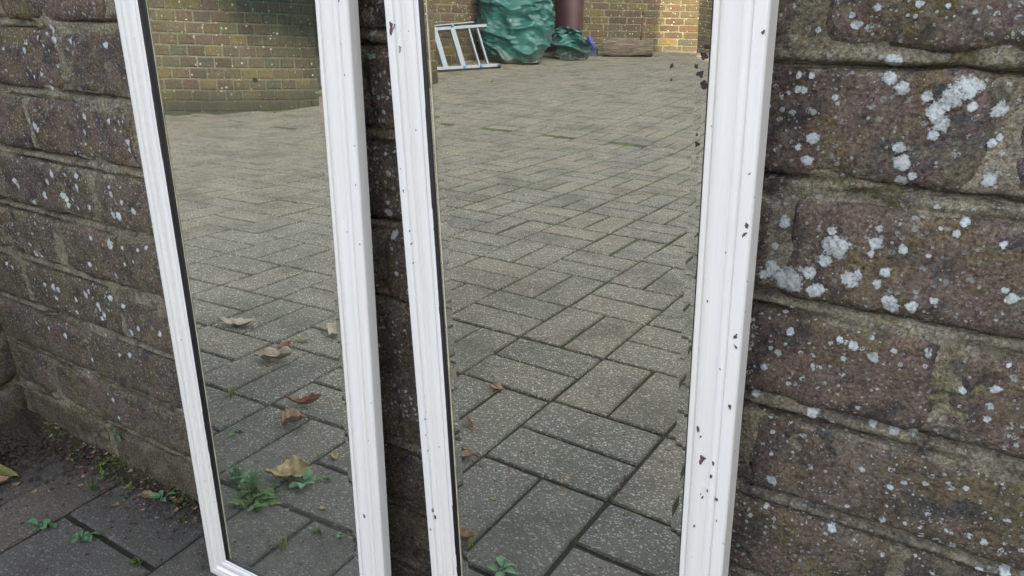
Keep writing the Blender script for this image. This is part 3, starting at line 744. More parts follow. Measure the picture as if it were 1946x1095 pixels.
    x0, x1, z0, z1 = wl-.004, W-wr+.004, wb-.004, H-wt+.004
    xi0, xi1 = wl+bl, W-wr-br; zi0, zi1 = wb+bl, H-wt-bl
    def quad(name, pts, nrm_tilt=None):
        v = [(x, on_plane(x, z)+dy, z) for (x, z, dy) in pts]
        ob = mesh_obj(name, v, [(0, 1, 2, 3)], plate_mat, plate if plate else root)
        return ob
    plate = quad('mirror_plate', [(xi0, zi0, 0), (xi1, zi0, 0), (xi1, zi1, 0), (xi0, zi1, 0)])
    t1, t2 = math.tan(R(1.7)), math.tan(R(2.6))
    def bevel_dy(x):
        q_ = max(0.0, xi0-x); h_ = bl*.5
        return min(q_, h_)*t1 + max(0.0, q_-h_)*t2
    # bevels slope back towards the rim in two facets
    for sgn, xi, bw in ((-1, xi0, bl), (1, xi1, br)):
        h = bw*.5
        xa, xb = xi+sgn*h, xi+sgn*(bw+.004)
        da, db = h*t1, h*t1+(bw+.004-h)*t2
        if sgn < 0:
            quad('bevel', [(xa, zi0, da), (xi, zi0, 0), (xi, zi1, 0), (xa, zi1, da)]); quad('bevel', [(xb, zi0, db), (xa, zi0, da), (xa, zi1, da), (xb, zi1, db)])
        else:
            quad('bevel', [(xi, zi0, 0), (xa, zi0, da), (xa, zi1, da), (xi, zi1, 0)]); quad('bevel', [(xa, zi0, da), (xb, zi0, db), (xb, zi1, db), (xa, zi1, da)])
    hb = bl+.004
    quad('bevel', [(xi0-hb, zi0-hb, hb*t1), (xi1+hb, zi0-hb, hb*t1), (xi1+hb, zi0, 0), (xi0-hb, zi0, 0)])
    quad('bevel', [(xi0-hb, zi1, 0), (xi1+hb, zi1, 0), (xi1+hb, zi1+hb, hb*t1), (xi0-hb, zi1+hb, hb*t1)])
    # thin pale line where plate meets lip
    mb_ = MB(); e = .0011; so_ = edge_off
    xb_, xt_ = wl+so_+lip_in*.15, wl+so_+lip_in*(1.0 if lip_in > .002 else .15)+0.0
    for (xx0, xx1) in ((xb_, xb_+e),):
        mb_.add([(xx0, on_plane(xx0, wb)-.0004+bevel_dy(xx0), wb+.003), (xx1, on_plane(xx1, wb)-.0004+bevel_dy(xx1), wb+.003), (xt_+e, on_plane(xt_+e, .62)-.0004+bevel_dy(xt_+e), .62), (xt_, on_plane(xt_, .62)-.0004+bevel_dy(xt_), .62), (xt_+e, on_plane(xt_+e, H-wt)-.0004+bevel_dy(xt_+e), H-wt-.001), (xt_, on_plane(xt_, H-wt)-.0004+bevel_dy(xt_), H-wt-.001)], [(0, 1, 2, 3), (3, 2, 4, 5)])
    mb_.build('plate_edge', M_EDGE, root)
    mb_ = MB(); mb_.box((wl-.003, max(on_plane(wl, wb), on_plane(W-wr, H-wt), .0015)+.004, wb), (W-wr+.003, bkk+.0045, H-wt)); mb_.build('backing_board', M_BACK, root)
    # paint chips down to the old undercoat
    def blob(mb_, x, z, r_, lift, elong=2.2, rs=random.Random(5)):
        nn_ = 17; ph = rs.random()*50; an = rs.uniform(-.7, .7)
        rim = []
        for k in range(nn_):
            a_ = 2*math.pi*k/nn_; rr = r_*max(.25, .85+.55*fbm((math.cos(a_)*1.1+ph, math.sin(a_)*1.1, ph), 3)+rs.uniform(-.2, .2))
            px, pz = math.cos(a_)*rr, math.sin(a_)*rr*elong
            rim.append((x+px*math.cos(an)-pz*math.sin(an), z+px*math.sin(an)+pz*math.cos(an)))
        mb_.add([(a_, height(a_, b_)-lift, b_) for a_, b_ in rim]+[(x, height(x, z)-lift, z)], [(k, (k+1) % nn_, nn_) for k in range(nn_)])
    def height(x, z):
        if x < wl+.001: u, ft = x/wl, fl
        else: u, ft = (W-x)/wr, fr
        u = max(.0, min(1, u)); pr = rail_profile(ft, bkk, 0)[1:]
        for (a_, b_) in zip(pr[:-1], pr[1:]):
            if a_[0] <= u <= b_[0]: return -(a_[1]+(b_[1]-a_[1])*(u-a_[0])/max(1e-6, b_[0]-a_[0]))
        return -ft
    for nm, lst, mt in (('paint_chips', chips, M_CHIP), ('green_chips', gchips, M_CHIPG)):
        for side in (0, 1):
            ls = [c_ for c_ in lst if (c_[0] < W/2) == (side == 0)]
            if not ls: continue
            mb_ = MB(); rs = random.Random(9)
            for (x, z, r_) in ls: blob(mb_, x, z, r_*.00030, .00035, rs=rs)
            mb_.build(nm, mt, L_ if side == 0 else R_, kind='stuff')
    if spots_:
        mb_ = MB(); rs = random.Random(2)
        for (x, z, r_) in spots_:
            nn_ = 22; y = on_plane(x, z)-.0004; ph = rs.random()*40
            rim = []
            for k in range(nn_):
                ca, sa = math.cos(2*math.pi*k/nn_), math.sin(2*math.pi*k/nn_); rr = r_*.62*(.85+.9*fbm((ca*1.2+ph, sa*1.2, ph), 4))
                rim.append((x+ca*rr, y, z+sa*rr*1.15))
            mb_.add(rim+[(x, y, z)], [(k, (k+1) % nn_, nn_) for k in range(nn_)])
        mb_.build('tarnish_spots', M_SPOT, plate, kind='stuff')
    return root
Q1 = (-0.65313, 0.06906, 0.04307, 0.02869, -0.00654, 0.26025, 0.03102, 0.03123, 0.00841, 0.00614, 0.00532, -1.45874, -0.7976, 0.00327, 9e-05)
Q2 = (-0.33166, 0.05754, 0.03408, -0.00983, 0.0383, 0.2573, 0.02941, 0.0294, 0.00688, 0.00929, 0.00844, -0.93477, -0.82481, -0.00151, -6e-05)
ch1 = [(0.2535, 0.6233, 5.0), (0.2411, 0.1749, 4.5), (0.2452, 0.3634, 1.4), (0.2539, 0.5711, 1.6), (0.2523, 0.5927, 1.2), (.2575, .49, 1.5), (.2585, .52, 1.3), (.2588, .30, 1.3), (.0035, .42, 1.2), (.244, .45, 1.0), (.236, .35, 1.0)]
ch2 = [(0.0063, 0.6026, 8.0), (0.004, 0.5065, 1.4), (0.0049, 0.4901, 2.2), (0.0083, 0.2104, 3.6), (0.0107, 0.2048, 4.2), (0.0045, 0.1895, 2.4), (0.2388, 0.3369, 6.5), (0.2347, 0.359, 4.2), (0.2536, 0.3798, 3.4), (0.2463, 0.3374, 2.8), (0.2453, 0.3272, 2.8),
       (0.2433, 0.3145, 2.4), (0.2405, 0.3085, 2.2), (0.2498, 0.3107, 3.4), (0.2535, 0.4272, 3.2), (0.2543, 0.4206, 2.6), (0.2545, 0.4948, 4.0), (0.2540, 0.4901, 3.0), (0.2356, 0.4463, 1.8), (0.2441, 0.4776, 1.2), (0.2366, 0.285, 2.2), (0.2512, 0.2949, 1.6), (0.2367, 0.3538, 1.8),
       (0.2549, 0.5974, 2.4), (0.254, 0.5244, 1.4), (0.2461, 0.4043, 1.2), (0.2393, 0.311, 1.4), (.0075, .46, 1.4), (.0078, .45, 1.5), (.008, .435, 1.3), (.0078, .30, 1.4), (.0072, .285, 1.6), (.008, .27, 1.3), (.0095, .335, 1.1)]
gch2 = [(0.0125, 0.589, 4.6)]
sp2 = [(.2225, .585, .0034), (.2215, .576, .003), (.2235, .570, .0036), (.219, .580, .0022), (.2245, .590, .002), (.2050, .580, .0017), (.2050, .5725, .0010), (.2222, .5375, .0020), (.2215, .543, .0012), (.2225, .530, .0008)]
make_mirror(Q1, 'left narrow mirror in a moulded white frame, its bottom corner showing beside the small weeds', M_MI1, 1.30, ch1, [], (.0065, .006), None, .0047, .0006)
make_mirror(Q2, 'right narrow mirror in a white frame with many paint chips on its right rail', M_MI2, 1.30, ch2, gch2, (.0110, .009), sp2, .0018, .0032)

# ------------------------------------------------------------------ the curved yard wall
yw_ = empty('curved_wall', (WP[0][0], WP[0][1], 0), 'curved brown brick wall of header bricks seen in both mirrors at the far side of the yard', 'wall')
inv = Matrix.Translation((-WP[0][0], -WP[0][1], 0))
def bx_geo(w, h, seed):
    v = []; rs = random.Random(seed)
    j = lambda s_: rs.uniform(-s_, s_)
    for (z, ins) in ((0, 0), (h, 0)): pass
    fr = [(-w/2, 0), (w/2, 0), (w/2, h), (-w/2, h)]
    v = [(x+j(.002), .05, z+j(.001)) for x, z in fr] + [(x+j(.0025), .003, z+j(.002)) for x, z in fr] + [(x*(1-.008/w)+j(.002), -.0015+j(.001), h/2+(z-h/2)*(1-.012/h)) for x, z in fr]
    f = []
    for l in (0, 1):
        for k in range(4): f.append((l*4+k, l*4+(k+1) % 4, (l+1)*4+(k+1) % 4, (l+1)*4+k))
    f.append((8, 9, 10, 11)); return v, f
HME, SME = [], []
for lst, wd in ((HME, .1025), (SME, .213)):
    for s_ in range(5):
        v, f = bx_geo(wd, .064, s_*7+int(wd*1000)); me = bpy.data.meshes.new('brick'); me.from_pydata(v, [], f); me.materials.append(M_FB); me.update(); lst.append((me, v, f))
seen = []; sv = []; sf = []; tints = []
s_split = None
for i_, p in enumerate(WC):
    if p.y < -4.75: s_split = WL[i_]; break
NR = 28
for k in range(NR):
    s = (k % 2)*.0565
    while s < WL[-1]-.12:
        hd = s < s_split
        wd = .1130 if hd else .2250
        if not hd and s-wd < s_split and k % 2: pass
        p, d = wall_at(s+wd/2)
        base = gh(p.x+.05, p.y+.1)
        z = -.075+.075*k + .115
        zz = z + .0
        th = math.atan2(d.y, d.x)
        # front faces the yard: local -y maps to the yard side
        Mx = Matrix.Translation((p.x, p.y, zz)) @ Matrix.Rotation(th+math.pi, 4, 'Z')
        me, v, f = (HME if hd else SME)[random.randrange(5)]
        vis = (-3.0 > p.y > -4.3 and z < 1.25) or (-5.1 > p.y and p.x < -2.75 and z < 1.05)
        if zz > base-.06:
            if vis: seen.append((me, Mx, z, v, f))
            else:
                n = len(sv); sv += [tuple(inv @ (Mx @ Vector(q))) for q in v]; sf += [tuple(i2+n for i2 in g_) for g_ in f]; tints += [random.random()]*len(f)
        s += wd
# start rows under the ground line
seen.sort(key=lambda q: -q[1].translation.y)
for i_, (me, Mx, z, v, f) in enumerate(seen):
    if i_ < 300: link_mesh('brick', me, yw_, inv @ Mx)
    else:
        n = len(sv); sv += [tuple(inv @ (Mx @ Vector(q))) for q in v]; sf += [tuple(i2+n for i2 in g_) for g_ in f]; tints += [random.random()]*len(f)
print('yard bricks seen', len(seen))
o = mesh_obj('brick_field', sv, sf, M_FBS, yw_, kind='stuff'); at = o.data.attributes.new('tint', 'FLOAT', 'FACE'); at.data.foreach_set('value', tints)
v = []; N_ = 240
for i_ in range(N_+1):
    p, d = wall_at(WL[-1]*i_/N_); nrm2 = Vector((-d.y, d.x))
    a_ = p - nrm2*.0035; b_ = p - nrm2*.22
    v += [tuple(inv @ Vector((a_.x, a_.y, -.1))), tuple(inv @ Vector((a_.x, a_.y, NR*.075+.04))), tuple(inv @ Vector((b_.x, b_.y, NR*.075+.04))), tuple(inv @ Vector((b_.x, b_.y, -.1)))]
f = []
for i_ in range(N_):
    for k in range(3): f.append((i_*4+k, (i_+1)*4+k, (i_+1)*4+k+1, i_*4+k+1))
mesh_obj('mortar', v, f, M_FM, yw_, kind='stuff')
# weep hole low in the wall
p, d = wall_at([WL[i_] for i_, q in enumerate(WC) if q.y < -3.62][0])
nrm2 = Vector((-d.y, d.x))
mb = MB(); cpt = Vector((p.x, p.y, .255))
mb.tube([cpt + Vector((nrm2.x, nrm2.y, 0))*t for t in (-.03, .004)], .017, 12)
mb.v = [tuple(inv @ Vector(q)) for q in mb.v]
mb.build('weep_hole', simple('hole_dark', (.004, .004, .004), .9), yw_)

# ------------------------------------------------------------------ things along the curved wall
M_TEAL = None
def mat_tarp(name, col, hi):
    m = MT(name); c = m.coord('Object')
    a = m.ramp(m.noise(c, 5, 6, .6, .4), [(.3, tuple(x*.75 for x in col)), (.55, col), (.75, hi)])
    sep = m.n.new('ShaderNodeSeparateXYZ'); m.L(c, sep.inputs[0])
    soil = m.math('MULTIPLY', m.ramp(m.math('ADD', sep.outputs[2], m.math('MULTIPLY', m.noise(c, 6, 5, .6), .22)), [(.14, 1), (.26, 0)]), .75)
    a = m.mix(soil, a, (.05, .045, .035))
    a = m.mix(m.ramp(m.noise(c, 14, 6, .7), [(.58, 0), (.72, .35)]), a, (.18, .19, .16))
    nb = m.bump(m.noise(c, 22, 5, .6), .5, .01); nb = m.bump(m.noise(m.coord('Object', (300, 300, 300)), 1, 1), .15, .001, nb)
    m.setv('Sheen Weight', .1)
    return m.done(a, .42, nb)
M_TEAL = mat_tarp('green_woven_plastic', (.011, .085, .078), (.030, .155, .140))
M_TEAL2 = mat_tarp('faded_green_plastic', (.035, .21, .18), (.14, .36, .31))
M_BLUE = mat_tarp('blue_plastic', (.020, .030, .22), (.06, .08, .42))
VD = Vector((-.526, -.850, 0))
def sack(name, loc, rz, W, D, H, mat, seed, label, cat, crump=.05, top=.9, nu=110, nv=70, opening=True, lean=0.0):
    P = []
    for i in range(nu+1):
        a_ = 2*math.pi*i/nu
        for j in range(nv+1):
            t = j/nv
            # section swells over the belly, pinches at the foot, gathers at the top
            prof = (.84+.16*math.sin(min(1, t*1.6)*math.pi*.5)) * (1-.10*max(0, (t-.6)/.4)**1.5)
            if t < .10: prof *= .72+.28*math.sqrt(t/.10)
            ca, sa = math.cos(a_), math.sin(a_); e = .72
            x = W/2*prof*math.copysign(abs(ca)**e, ca); y = D/2*prof*math.copysign(abs(sa)**e, sa)
            z = H*t*(1+.0*ca)
            q = Vector((x*3.2+seed, y*3.2, z*2.6))
            qq = Vector((q.x*.8+q.z*.35, q.y*.8, q.z*1.7)); rdg = (1-abs(fbm(qq*1.2, 2))*1.6)**3; r2 = (1-abs(fbm(qq*3.0+Vector((4, 4, 4)), 3))*1.6)**3
            dsp = (rdg-.5)*crump + (r2-.5)*crump*.28
            nrm_ = Vector((x/(W*W), y/(D*D), 0)).normalized()
            sag = math.sin(z*21+2.5*fbm(q*.8, 2)*3+ca*2)*crump*.16
            x += nrm_.x*(dsp+sag)+lean*z; y += nrm_.y*(dsp+sag)
            z += fbm(q*.9+Vector((9, 1, 1)), 2)*crump*.9*(t > .02)
            if t > .93 and opening: z += .05*ca*(t-.93)/.07
            P.append((x, y, max(0.0, z)))
    f = [(i*(nv+1)+j, (i+1)*(nv+1)+j, (i+1)*(nv+1)+j+1, i*(nv+1)+j+1) for i in range(nu) for j in range(nv)]
    n0 = len(P); P.append((0, 0, H*(.86 if opening else 1.0)));
    f += [(i*(nv+1)+nv, (i+1)*(nv+1)+nv, n0) for i in range(nu)]
    o = mesh_obj(name, P, f, mat, None, smooth=True, label=label, cat=cat)
    o.location = loc; o.rotation_euler = (0, 0, rz); return o
rzv = math.atan2(-VD.x, VD.y)     # local -y faces back along the line of sight
face = math.atan2(.526, -.85)     # x axis across the line of sight
def face_rot(vx, vy):            # rotation so that local x runs to image right in the mirror
    return math.atan2(vx*1.0, -vy)*1.0
# image-right direction in plan for a view direction (vx,vy) after reflection is (-vy... ) computed from the survey
def rot_for(vx, vy): return math.atan2(vx, -vy)
b = sack('garden_sack', (-4.115, -6.17, gh(-4.0, -6.2)), rot_for(-.526, -.85), .74, .48, .72, M_TEAL, 3.1, 'tall green woven garden sack, full and creased, standing by the aluminium ladder', 'sack', .060)
# handle loop and rim of the big sack
mb = MB()
pts = [(-.20, -.20, .60), (-.24, -.225, .68), (-.16, -.23, .735), (-.06, -.225, .72), (-.04, -.21, .62)]
for dz in (0, .012, .024): mb.tube([(x, y, z+dz) for x, y, z in pts], .007, 6)
mb.build('handle', M_TEAL2, b, smooth=True)
mb = MB()
mb.tube([(-.02+.3*t, -.225-.015*math.sin(t*9), .715-.05*t+.015*math.sin(7*t)) for t in np.linspace(0, 1, 9)], .010, 7); mb.build('rim_seam', M_TEAL2, b, smooth=True)
b2 = sack('small_sack', (-3.86, -6.80, gh(-3.84, -6.8)), rot_for(-.477, -.879), .40, .30, .24, M_TEAL, 8.8, 'small crumpled green plastic sack slumped between the tall sack and the log', 'sack', .085, opening=False)
# flaps of the slumped sack
def flap(parent, mat, corners, seed, n=14, amp=.02, name='flap'):
    a_, b_, c_, d_ = [Vector(q) for q in corners]; P = []
    for i in range(n):
        for j in range(n):
            u, v_ = i/(n-1), j/(n-1); p = a_.lerp(b_, u).lerp(d_.lerp(c_, u), v_)
            p = p + Vector((fbm((u*3+seed, v_*3, 1), 3), fbm((u*3+seed, v_*3, 5), 3), fbm((u*3+seed, v_*3, 9), 3)))*amp
            P.append(tuple(p))
    mb_ = MB(); mb_.grid(P, n, n); o = mb_.build(name, mat, parent, smooth=True)
    so = o.modifiers.new('thickness', 'SOLIDIFY'); so.thickness = .002; return o
flap(b2, M_TEAL2, [(.02, -.15, .10), (.17, -.17, .13), (.14, -.12, .29), (.00, -.13, .27)], 1)
flap(b2, M_TEAL, [(-.12, -.16, .02), (.14, -.19, .00), (.08, -.16, .15), (-.10, -.14, .16)], 2, amp=.03)
flap(b2, M_TEAL, [(-.16, -.10, .18), (-.02, -.15, .20), (.00, -.06, .33), (-.14, -.02, .30)], 5, amp=.03)
flap(b2, M_TEAL2, [(-.02, -.12, .28), (.12, -.12, .26), (.16, .02, .26), (.02, .03, .31)], 6, amp=.02)
sack('blue_sheet', (-3.83, -7.22, gh(-3.8, -7.2)), rot_for(-.449, -.89), .15, .18, .17, M_BLUE, 5.5, 'crumpled dark blue plastic sheet squeezed between the small sack and the log', 'plastic sheet', .09, opening=False, nu=60, nv=40)
# brown column
mb = MB(); cx_, cyy = -4.035, -7.13
zb = gh(cx_, cyy)
mb.tube([(0, 0, t) for t in (0, .02, .6, 1.2, 1.8, 2.3)], .148, 40)
M_COL = simple('brown_painted_metal', (.050, .021, .027), .38, .35, 9, .001, .3)
col_ = mb.build('round_column', M_COL, None, smooth=True, label='thick round purple-brown column rising behind the small sack by the curved wall', cat='column'); col_.location = (cx_, cyy, zb-.01)
# ladder: two rails and treads, tipped on its side against the wall
M_ALU = simple('dull_aluminium', (.21, .22, .24), .42, .15, 60, .0006, .3, metal=.35)
M_CAPB = simple('blue_plastic_clip', (.03, .16, .30), .5, .2)
lad = empty('stepladder', (-4.116, -5.34, gh(-4.116, -5.34)), 'short aluminium ladder lying on its side against the wall left of the tall sack', 'ladder')
li = Matrix.Translation(-Vector(lad.location))
dl = Vector((.3276, -.9448, .0)); nw = Vector((-.9448, -.3276, 0))
lowA = Vector((-4.222, -5.034, .138+.012))-dl*.06; lowB = Vector((-3.998, -5.68, .157+.012))
upA = lowA + nw*.19 + Vector((0, 0, .315)); upB = lowB + nw*.19 + Vector((0, 0, .345))
leanv = (nw*.19+Vector((0, 0, .32))).normalized()
def plank(mb_, A, B_, wv, tv, w_, t_):
    A, B_, wv, tv = Vector(A), Vector(B_), Vector(wv).normalized(), Vector(tv).normalized(); v = []
    for p in (A, B_):
        for (s1, s2) in ((-1, -1), (1, -1), (1, 1), (-1, 1)): v.append(li @ (p+wv*s1*w_/2+tv*s2*t_/2))
    mb_.add(v, [(0, 3, 2, 1), (4, 5, 6, 7), (0, 1, 5, 4), (1, 2, 6, 5), (2, 3, 7, 6), (3, 0, 4, 7)])
outn = dl.cross(leanv).normalized()
for (A, B_) in ((lowA, lowB), (upA, upB)):
    mb = MB(); plank(mb, A, B_, outn, leanv, .055, .012); plank(mb, A+outn*.0245+leanv*.009, B_+outn*.0245+leanv*.009, leanv, outn, .026, .005); plank(mb, A-outn*.0245+leanv*.009, B_-outn*.0245+leanv*.009, leanv, outn, .026, .005)
    mb.build('side_rail', M_ALU, lad)
for s_, wd in ((-.10, .018), (-.20, .018), (-.385, .05), (-.58, .05)):
    mb = MB(); A = lowB+dl*s_+leanv*.006; B_ = upB+dl*(s_)-leanv*.006
    plank(mb, A, B_, dl, outn, wd if wd < .03 else .052, .02 if wd < .03 else .030)
    mb.build('rung', M_ALU, lad)
mb = MB(); plank(mb, lowB-dl*.012, lowB+dl*.03, outn, leanv, .062, .022); mb.build('rubber_foot', simple('black_rubber', (.02, .02, .022), .7), lad)
for q in (lowB+dl*-.20, upB+dl*-.385, lowB+dl*-.385):
    mb = MB(); plank(mb, q-dl*.01, q+dl*.01, outn, leanv, .064, .018); mb.build('clip', M_CAPB, lad)
# second, thinner rail seen above the upper one
mb = MB(); plank(mb, upA+nw*.06+Vector((0, 0, .035)), upB-dl*.10+nw*.06+Vector((0, 0, .040)), outn, leanv, .03, .010); mb.build('rear_rail', M_ALU, lad)
# low black edge of turf below the ladder
# log with an iron spike
def mat_wood():
    m = MT('grey_weathered_wood'); cs = m.coord('Object', (2, 14, 14)); c = m.coord('Object')
    a = m.ramp(m.noise(cs, 3.2, 8, .7, .8), [(.3, (.035, .025, .020)), (.5, (.13, .098, .074)), (.7, (.27, .215, .165))])
    a = m.mix(m.ramp(m.noise(c, 9, 5, .7), [(.55, 0), (.7, .7)]), a, (.085, .06, .04))
    return m.done(a, .88, m.bump(m.noise(cs, 7, 7, .75), 1.0, .012))
M_WD = mat_wood()
P = []; nu, nv = 46, 40; LG, LH, LD = .53, .185, .17
for i in range(nu):
    t = i/(nu-1); x = (t-.5)*LG
    for j in range(nv+1):
        a_ = 2*math.pi*j/nv; e = .42
        yy = LD/2*math.copysign(abs(math.cos(a_))**e, math.cos(a_)); zz = LH/2*math.copysign(abs(math.sin(a_))**e, math.sin(a_))
        k_ = 1-.32*max(0, (.30-t)/.30)**1.5
        q = Vector((x*1.5, yy*9, zz*9))
        dd = fbm(q, 4)*.034 + fbm(q*3, 3)*.010
        zz2 = zz*k_ + dd; yy2 = yy + dd*.8
        xo = fbm((t*0+yy*14, zz*14, 2), 3)*.02*(abs(t-.5)*2)**4
        split = .016*math.exp(-((zz+.01-.05*math.sin(x*9))/.012)**2)*(1 if math.cos(a_) < -.4 else 0)
        P.append((x+xo, yy2+split, max(0, zz2+LH/2)))
f = [(i*(nv+1)+j, (i+1)*(nv+1)+j, (i+1)*(nv+1)+j+1, i*(nv+1)+j+1) for i in range(nu-1) for j in range(nv)]
f.append(tuple(reversed(range(nv)))); f.append(tuple((nu-1)*(nv+1)+j for j in range(nv)))
log = mesh_obj('timber_block', P, f, M_WD, None, label='rough weathered block of timber lying by the wall with a rusty iron spike in it', cat='timber')
log.location = (-3.485, -7.47, gh(-3.5, -7.45)); log.rotation_euler = (0, R(-1), rot_for(-.411, -.9115)); log.scale = (1, 1, 1)
mb = MB(); mb.tube([(.135, 0, .17), (.140, 0, .30), (.150, .0, .43)], .0085, 10); mb.tube([(.150, 0, .425), (.152, 0, .44), (.153, 0, .462), (.153, 0, .468)], [.012, .019, .017, .008], 10)
mb.build('iron_spike', simple('rust', (.13, .05, .028), .85, .5, 120, .002), log, smooth=True)

# ------------------------------------------------------------------ unseen blocks added to shade the yard
M_RND = simple('render_wall', (.42, .36, .30), .9, .12, 3)
M_ROOF = simple('roof_tile', (.14, .07, .05), .85, .3, 8)
M_DOOR = simple('shade_block_door_paint', (.30, .36, .33), .5, .05, 3)
SL = .30/.95
def block(pl, label, yc):
    r_ = empty('shade_block', (6.5, yc, 0), label, 'shade_block'); n = len(pl)
    for nm, z0, z1, mt, gr in (('wall', -.05, 4.0, M_RND, 0), ('roof', 4.003, 4.25, M_ROOF, .0)):
        v = [(x-6.5, y-yc, z) for z in (z0, z1) for x, y in pl]
        f = [tuple(reversed(range(n))), tuple(range(n, 2*n))] + [(k, (k+1) % n, n+(k+1) % n, n+k) for k in range(n)]
        mesh_obj(nm, v, f, mt, r_)
    ys_ = sorted([p[1] for p in pl if p[0] < 7]); a_, b_ = ys_[0], ys_[-1]; k = max(1, int((b_-a_-.6)/2.7))
    for q in range(k):
        ya = a_+.3+q*(b_-a_-.6)/k
        mb = MB(); mb.box((-.04, ya-yc, 0), (-.002, ya+2.2-yc, 2.1)); mb.build('shade_block_door', M_DOOR, r_)
G0, G1 = -5.52, -5.10  # gap between the added blocks, placed to let one sun patch through
block([(6.5, -15.0), (9.5, -15.0), (9.5, G0+3*SL), (6.5, G0)], 'unseen pale block added to shade the yard, beyond the gap left for the sun', -9.0)
block([(6.5, G1), (9.5, G1+3*SL), (9.5, 7.0), (6.5, 7.0)], 'unseen pale block added to shade the yard, on this side of the sun gap', 1.0)

# ------------------------------------------------------------------ leaves and weeds
def mat_leaf(name, c1, c2, tr=.25):
    m = MT(name); c = m.coord('Object')
    a = m.ramp(m.noise(c, 60, 6, .7), [(.35, c1), (.65, c2)])
    m.setv('Specular IOR Level', .3)
    return m.done(a, .6, m.bump(m.noise(c, 140, 4, .7), .5, .0008))
ML_TAN = mat_leaf('dry_leaf_tan', (.22, .15, .07), (.42, .31, .17))
ML_BR = mat_leaf('dry_leaf_brown', (.20, .115, .07), (.36, .24, .17))
ML_GR = mat_leaf('dry_leaf_grey', (.26, .20, .15), (.46, .38, .30))
ML_RD = mat_leaf('dry_leaf_red', (.16, .035, .02), (.34, .13, .07))
ML_YG = mat_leaf('withered_leaf_green', (.14, .14, .045), (.28, .26, .10))
ML_G = mat_leaf('weed_green', (.050, .095, .024), (.115, .19, .050))
ML_G2 = mat_leaf('weed_blue_green', (.060, .14, .070), (.12, .235, .125))
ML_LG = mat_leaf('grass_yellow_green', (.12, .17, .03), (.22, .26, .06))
def dead_leaf(x, y, L, Wd, rz, mat, label, fold=.5, curl=.6, lobes=0, seed=1, pitch_=0, rollr=0, name='dead_leaf', group='dead leaves lying on the pavers'):
    n, mm_ = 22, 11; P = []
    for i in range(n):
        t = i/(n-1)
        hw = Wd/2*(math.sin(math.pi*min(1, t**.75))**.85)*(1+ (.30*math.sin(t*math.pi*2*lobes) if lobes else 0))+.0004
        hw *= 1+.15*fbm((t*9, seed, 2), 3)
        for j in range(mm_):
            s_ = (j/(mm_-1))*2-1
            xx = (t-.5)*L; yy = s_*hw*(1-.18*fold); zz = abs(s_)*hw*fold + (t-.5)**2*4*L*.18*curl + fbm((t*5+seed, s_*2, 4), 3)*.12*Wd
            zz += .05*Wd*abs(math.sin(t*16))*abs(s_)
            P.append((xx, yy, zz))
    mb_ = MB(); mb_.grid(P, n, mm_)
    z0 = min(p[2] for p in mb_.v); mb_.v = [(p[0], p[1], p[2]-z0) for p in mb_.v]
    o_ = mb_.build(name, mat, None, smooth=True, label=label, cat='leaf', group=group)
    so = o_.modifiers.new('thickness', 'SOLIDIFY'); so.thickness = .0004
    o_.location = (x, y, gh(x, y)+.0015); o_.rotation_euler = (rollr, pitch_, rz)
    st = MB(); st.tube([(-L*.5, 0, P[5][2]-z0), (-L*.62, L*.03, max(.001, P[5][2]-z0-.002)), (-L*.74, L*.02, .001)], .0007, 5); st.build('leaf_stalk', mat, o_)
    # midrib
    rb = MB(); rb.tube([(P[i*mm_+5][0], P[i*mm_+5][1], P[i*mm_+5][2]-z0+.0005) for i in range(0, n, 3)], .0005, 5); rb.build('midrib', mat, o_)
    return o_
dead_leaf(-1.218, -0.632, .085, .036, R(160), ML_GR, 'pale brown leaf lying flat, the farthest left of the leaves seen in the left mirror', .35, .8, 0, 1)
dead_leaf(-1.024, -0.542, .070, .040, R(140), ML_GR, 'pale folded leaf with a torn end, in the middle of the left mirror', .7, .9, 2, 2)
dead_leaf(-1.044, -0.639, .030, .012, R(150), ML_YG, 'tiny yellowish leaf just behind the folded pale leaf in the left mirror', .3, .5, 0, 3)
dead_leaf(-1.01, -0.702, .060, .040, R(70), ML_GR, 'pale leaf half cut off by the right rail of the left mirror', .5, .9, 1, 4)
dead_leaf(-0.818, -0.38, .040, .036, R(-65), ML_BR, 'heart-shaped brown folded leaf standing on a paver in the left mirror', .95, .2, 0, 5)
dead_leaf(-0.843, -0.388, .014, .010, R(-35), ML_YG, 'tiny pale leaf scrap beside the heart-shaped brown leaf', .6, .2, 0, 6)
dead_leaf(-0.85, -0.435, .062, .020, R(150), ML_RD, 'curled reddish leaf lying behind the heart-shaped brown leaf', .9, 1.6, 1, 7)
dead_leaf(-0.718, -0.259, .060, .046, R(125), ML_TAN, 'big tan leaf with a clear midrib lying on the green weed in the left mirror', .45, 1.1, 1, 8, pitch_=-.15)
dead_leaf(-1.047, -0.595, .035, .014, R(95), ML_RD, 'small dark red curled leaf scrap on the pavers in the left mirror', .9, 1.2, 0, 9)
dead_leaf(-.551, -.397, .034, .018, R(160), ML_BR, 'pale brown broken leaf at the left edge of the right mirror', .5, 1.0, 1, 10)
dead_leaf(-.625, -.602, .030, .016, R(10), ML_BR, 'small pinkish brown leaf scrap on a joint in the right mirror', .4, .6, 1, 11)
dead_leaf(-.597, -.476, .036, .010, R(215), ML_BR, 'thin rolled brown leaf at the left edge of the right mirror', 1.2, .8, 0, 12)
dead_leaf(-.448, -.235, .055, .024, R(-40), ML_BR, 'dark rolled leaf in the lower left corner of the right mirror', 1.1, 1.0, 0, 13)
dead_leaf(-1.062, -.102, .070, .016, R(8), ML_YG, 'long withered green leaf at the left edge of the photograph, on the soil', .5, .3, 0, 14)
dead_leaf(-1.035, -.118, .030, .024, R(60), ML_BR, 'crumpled brown leaf just under the long withered leaf at the left edge', 1.0, 1.4, 1, 15)
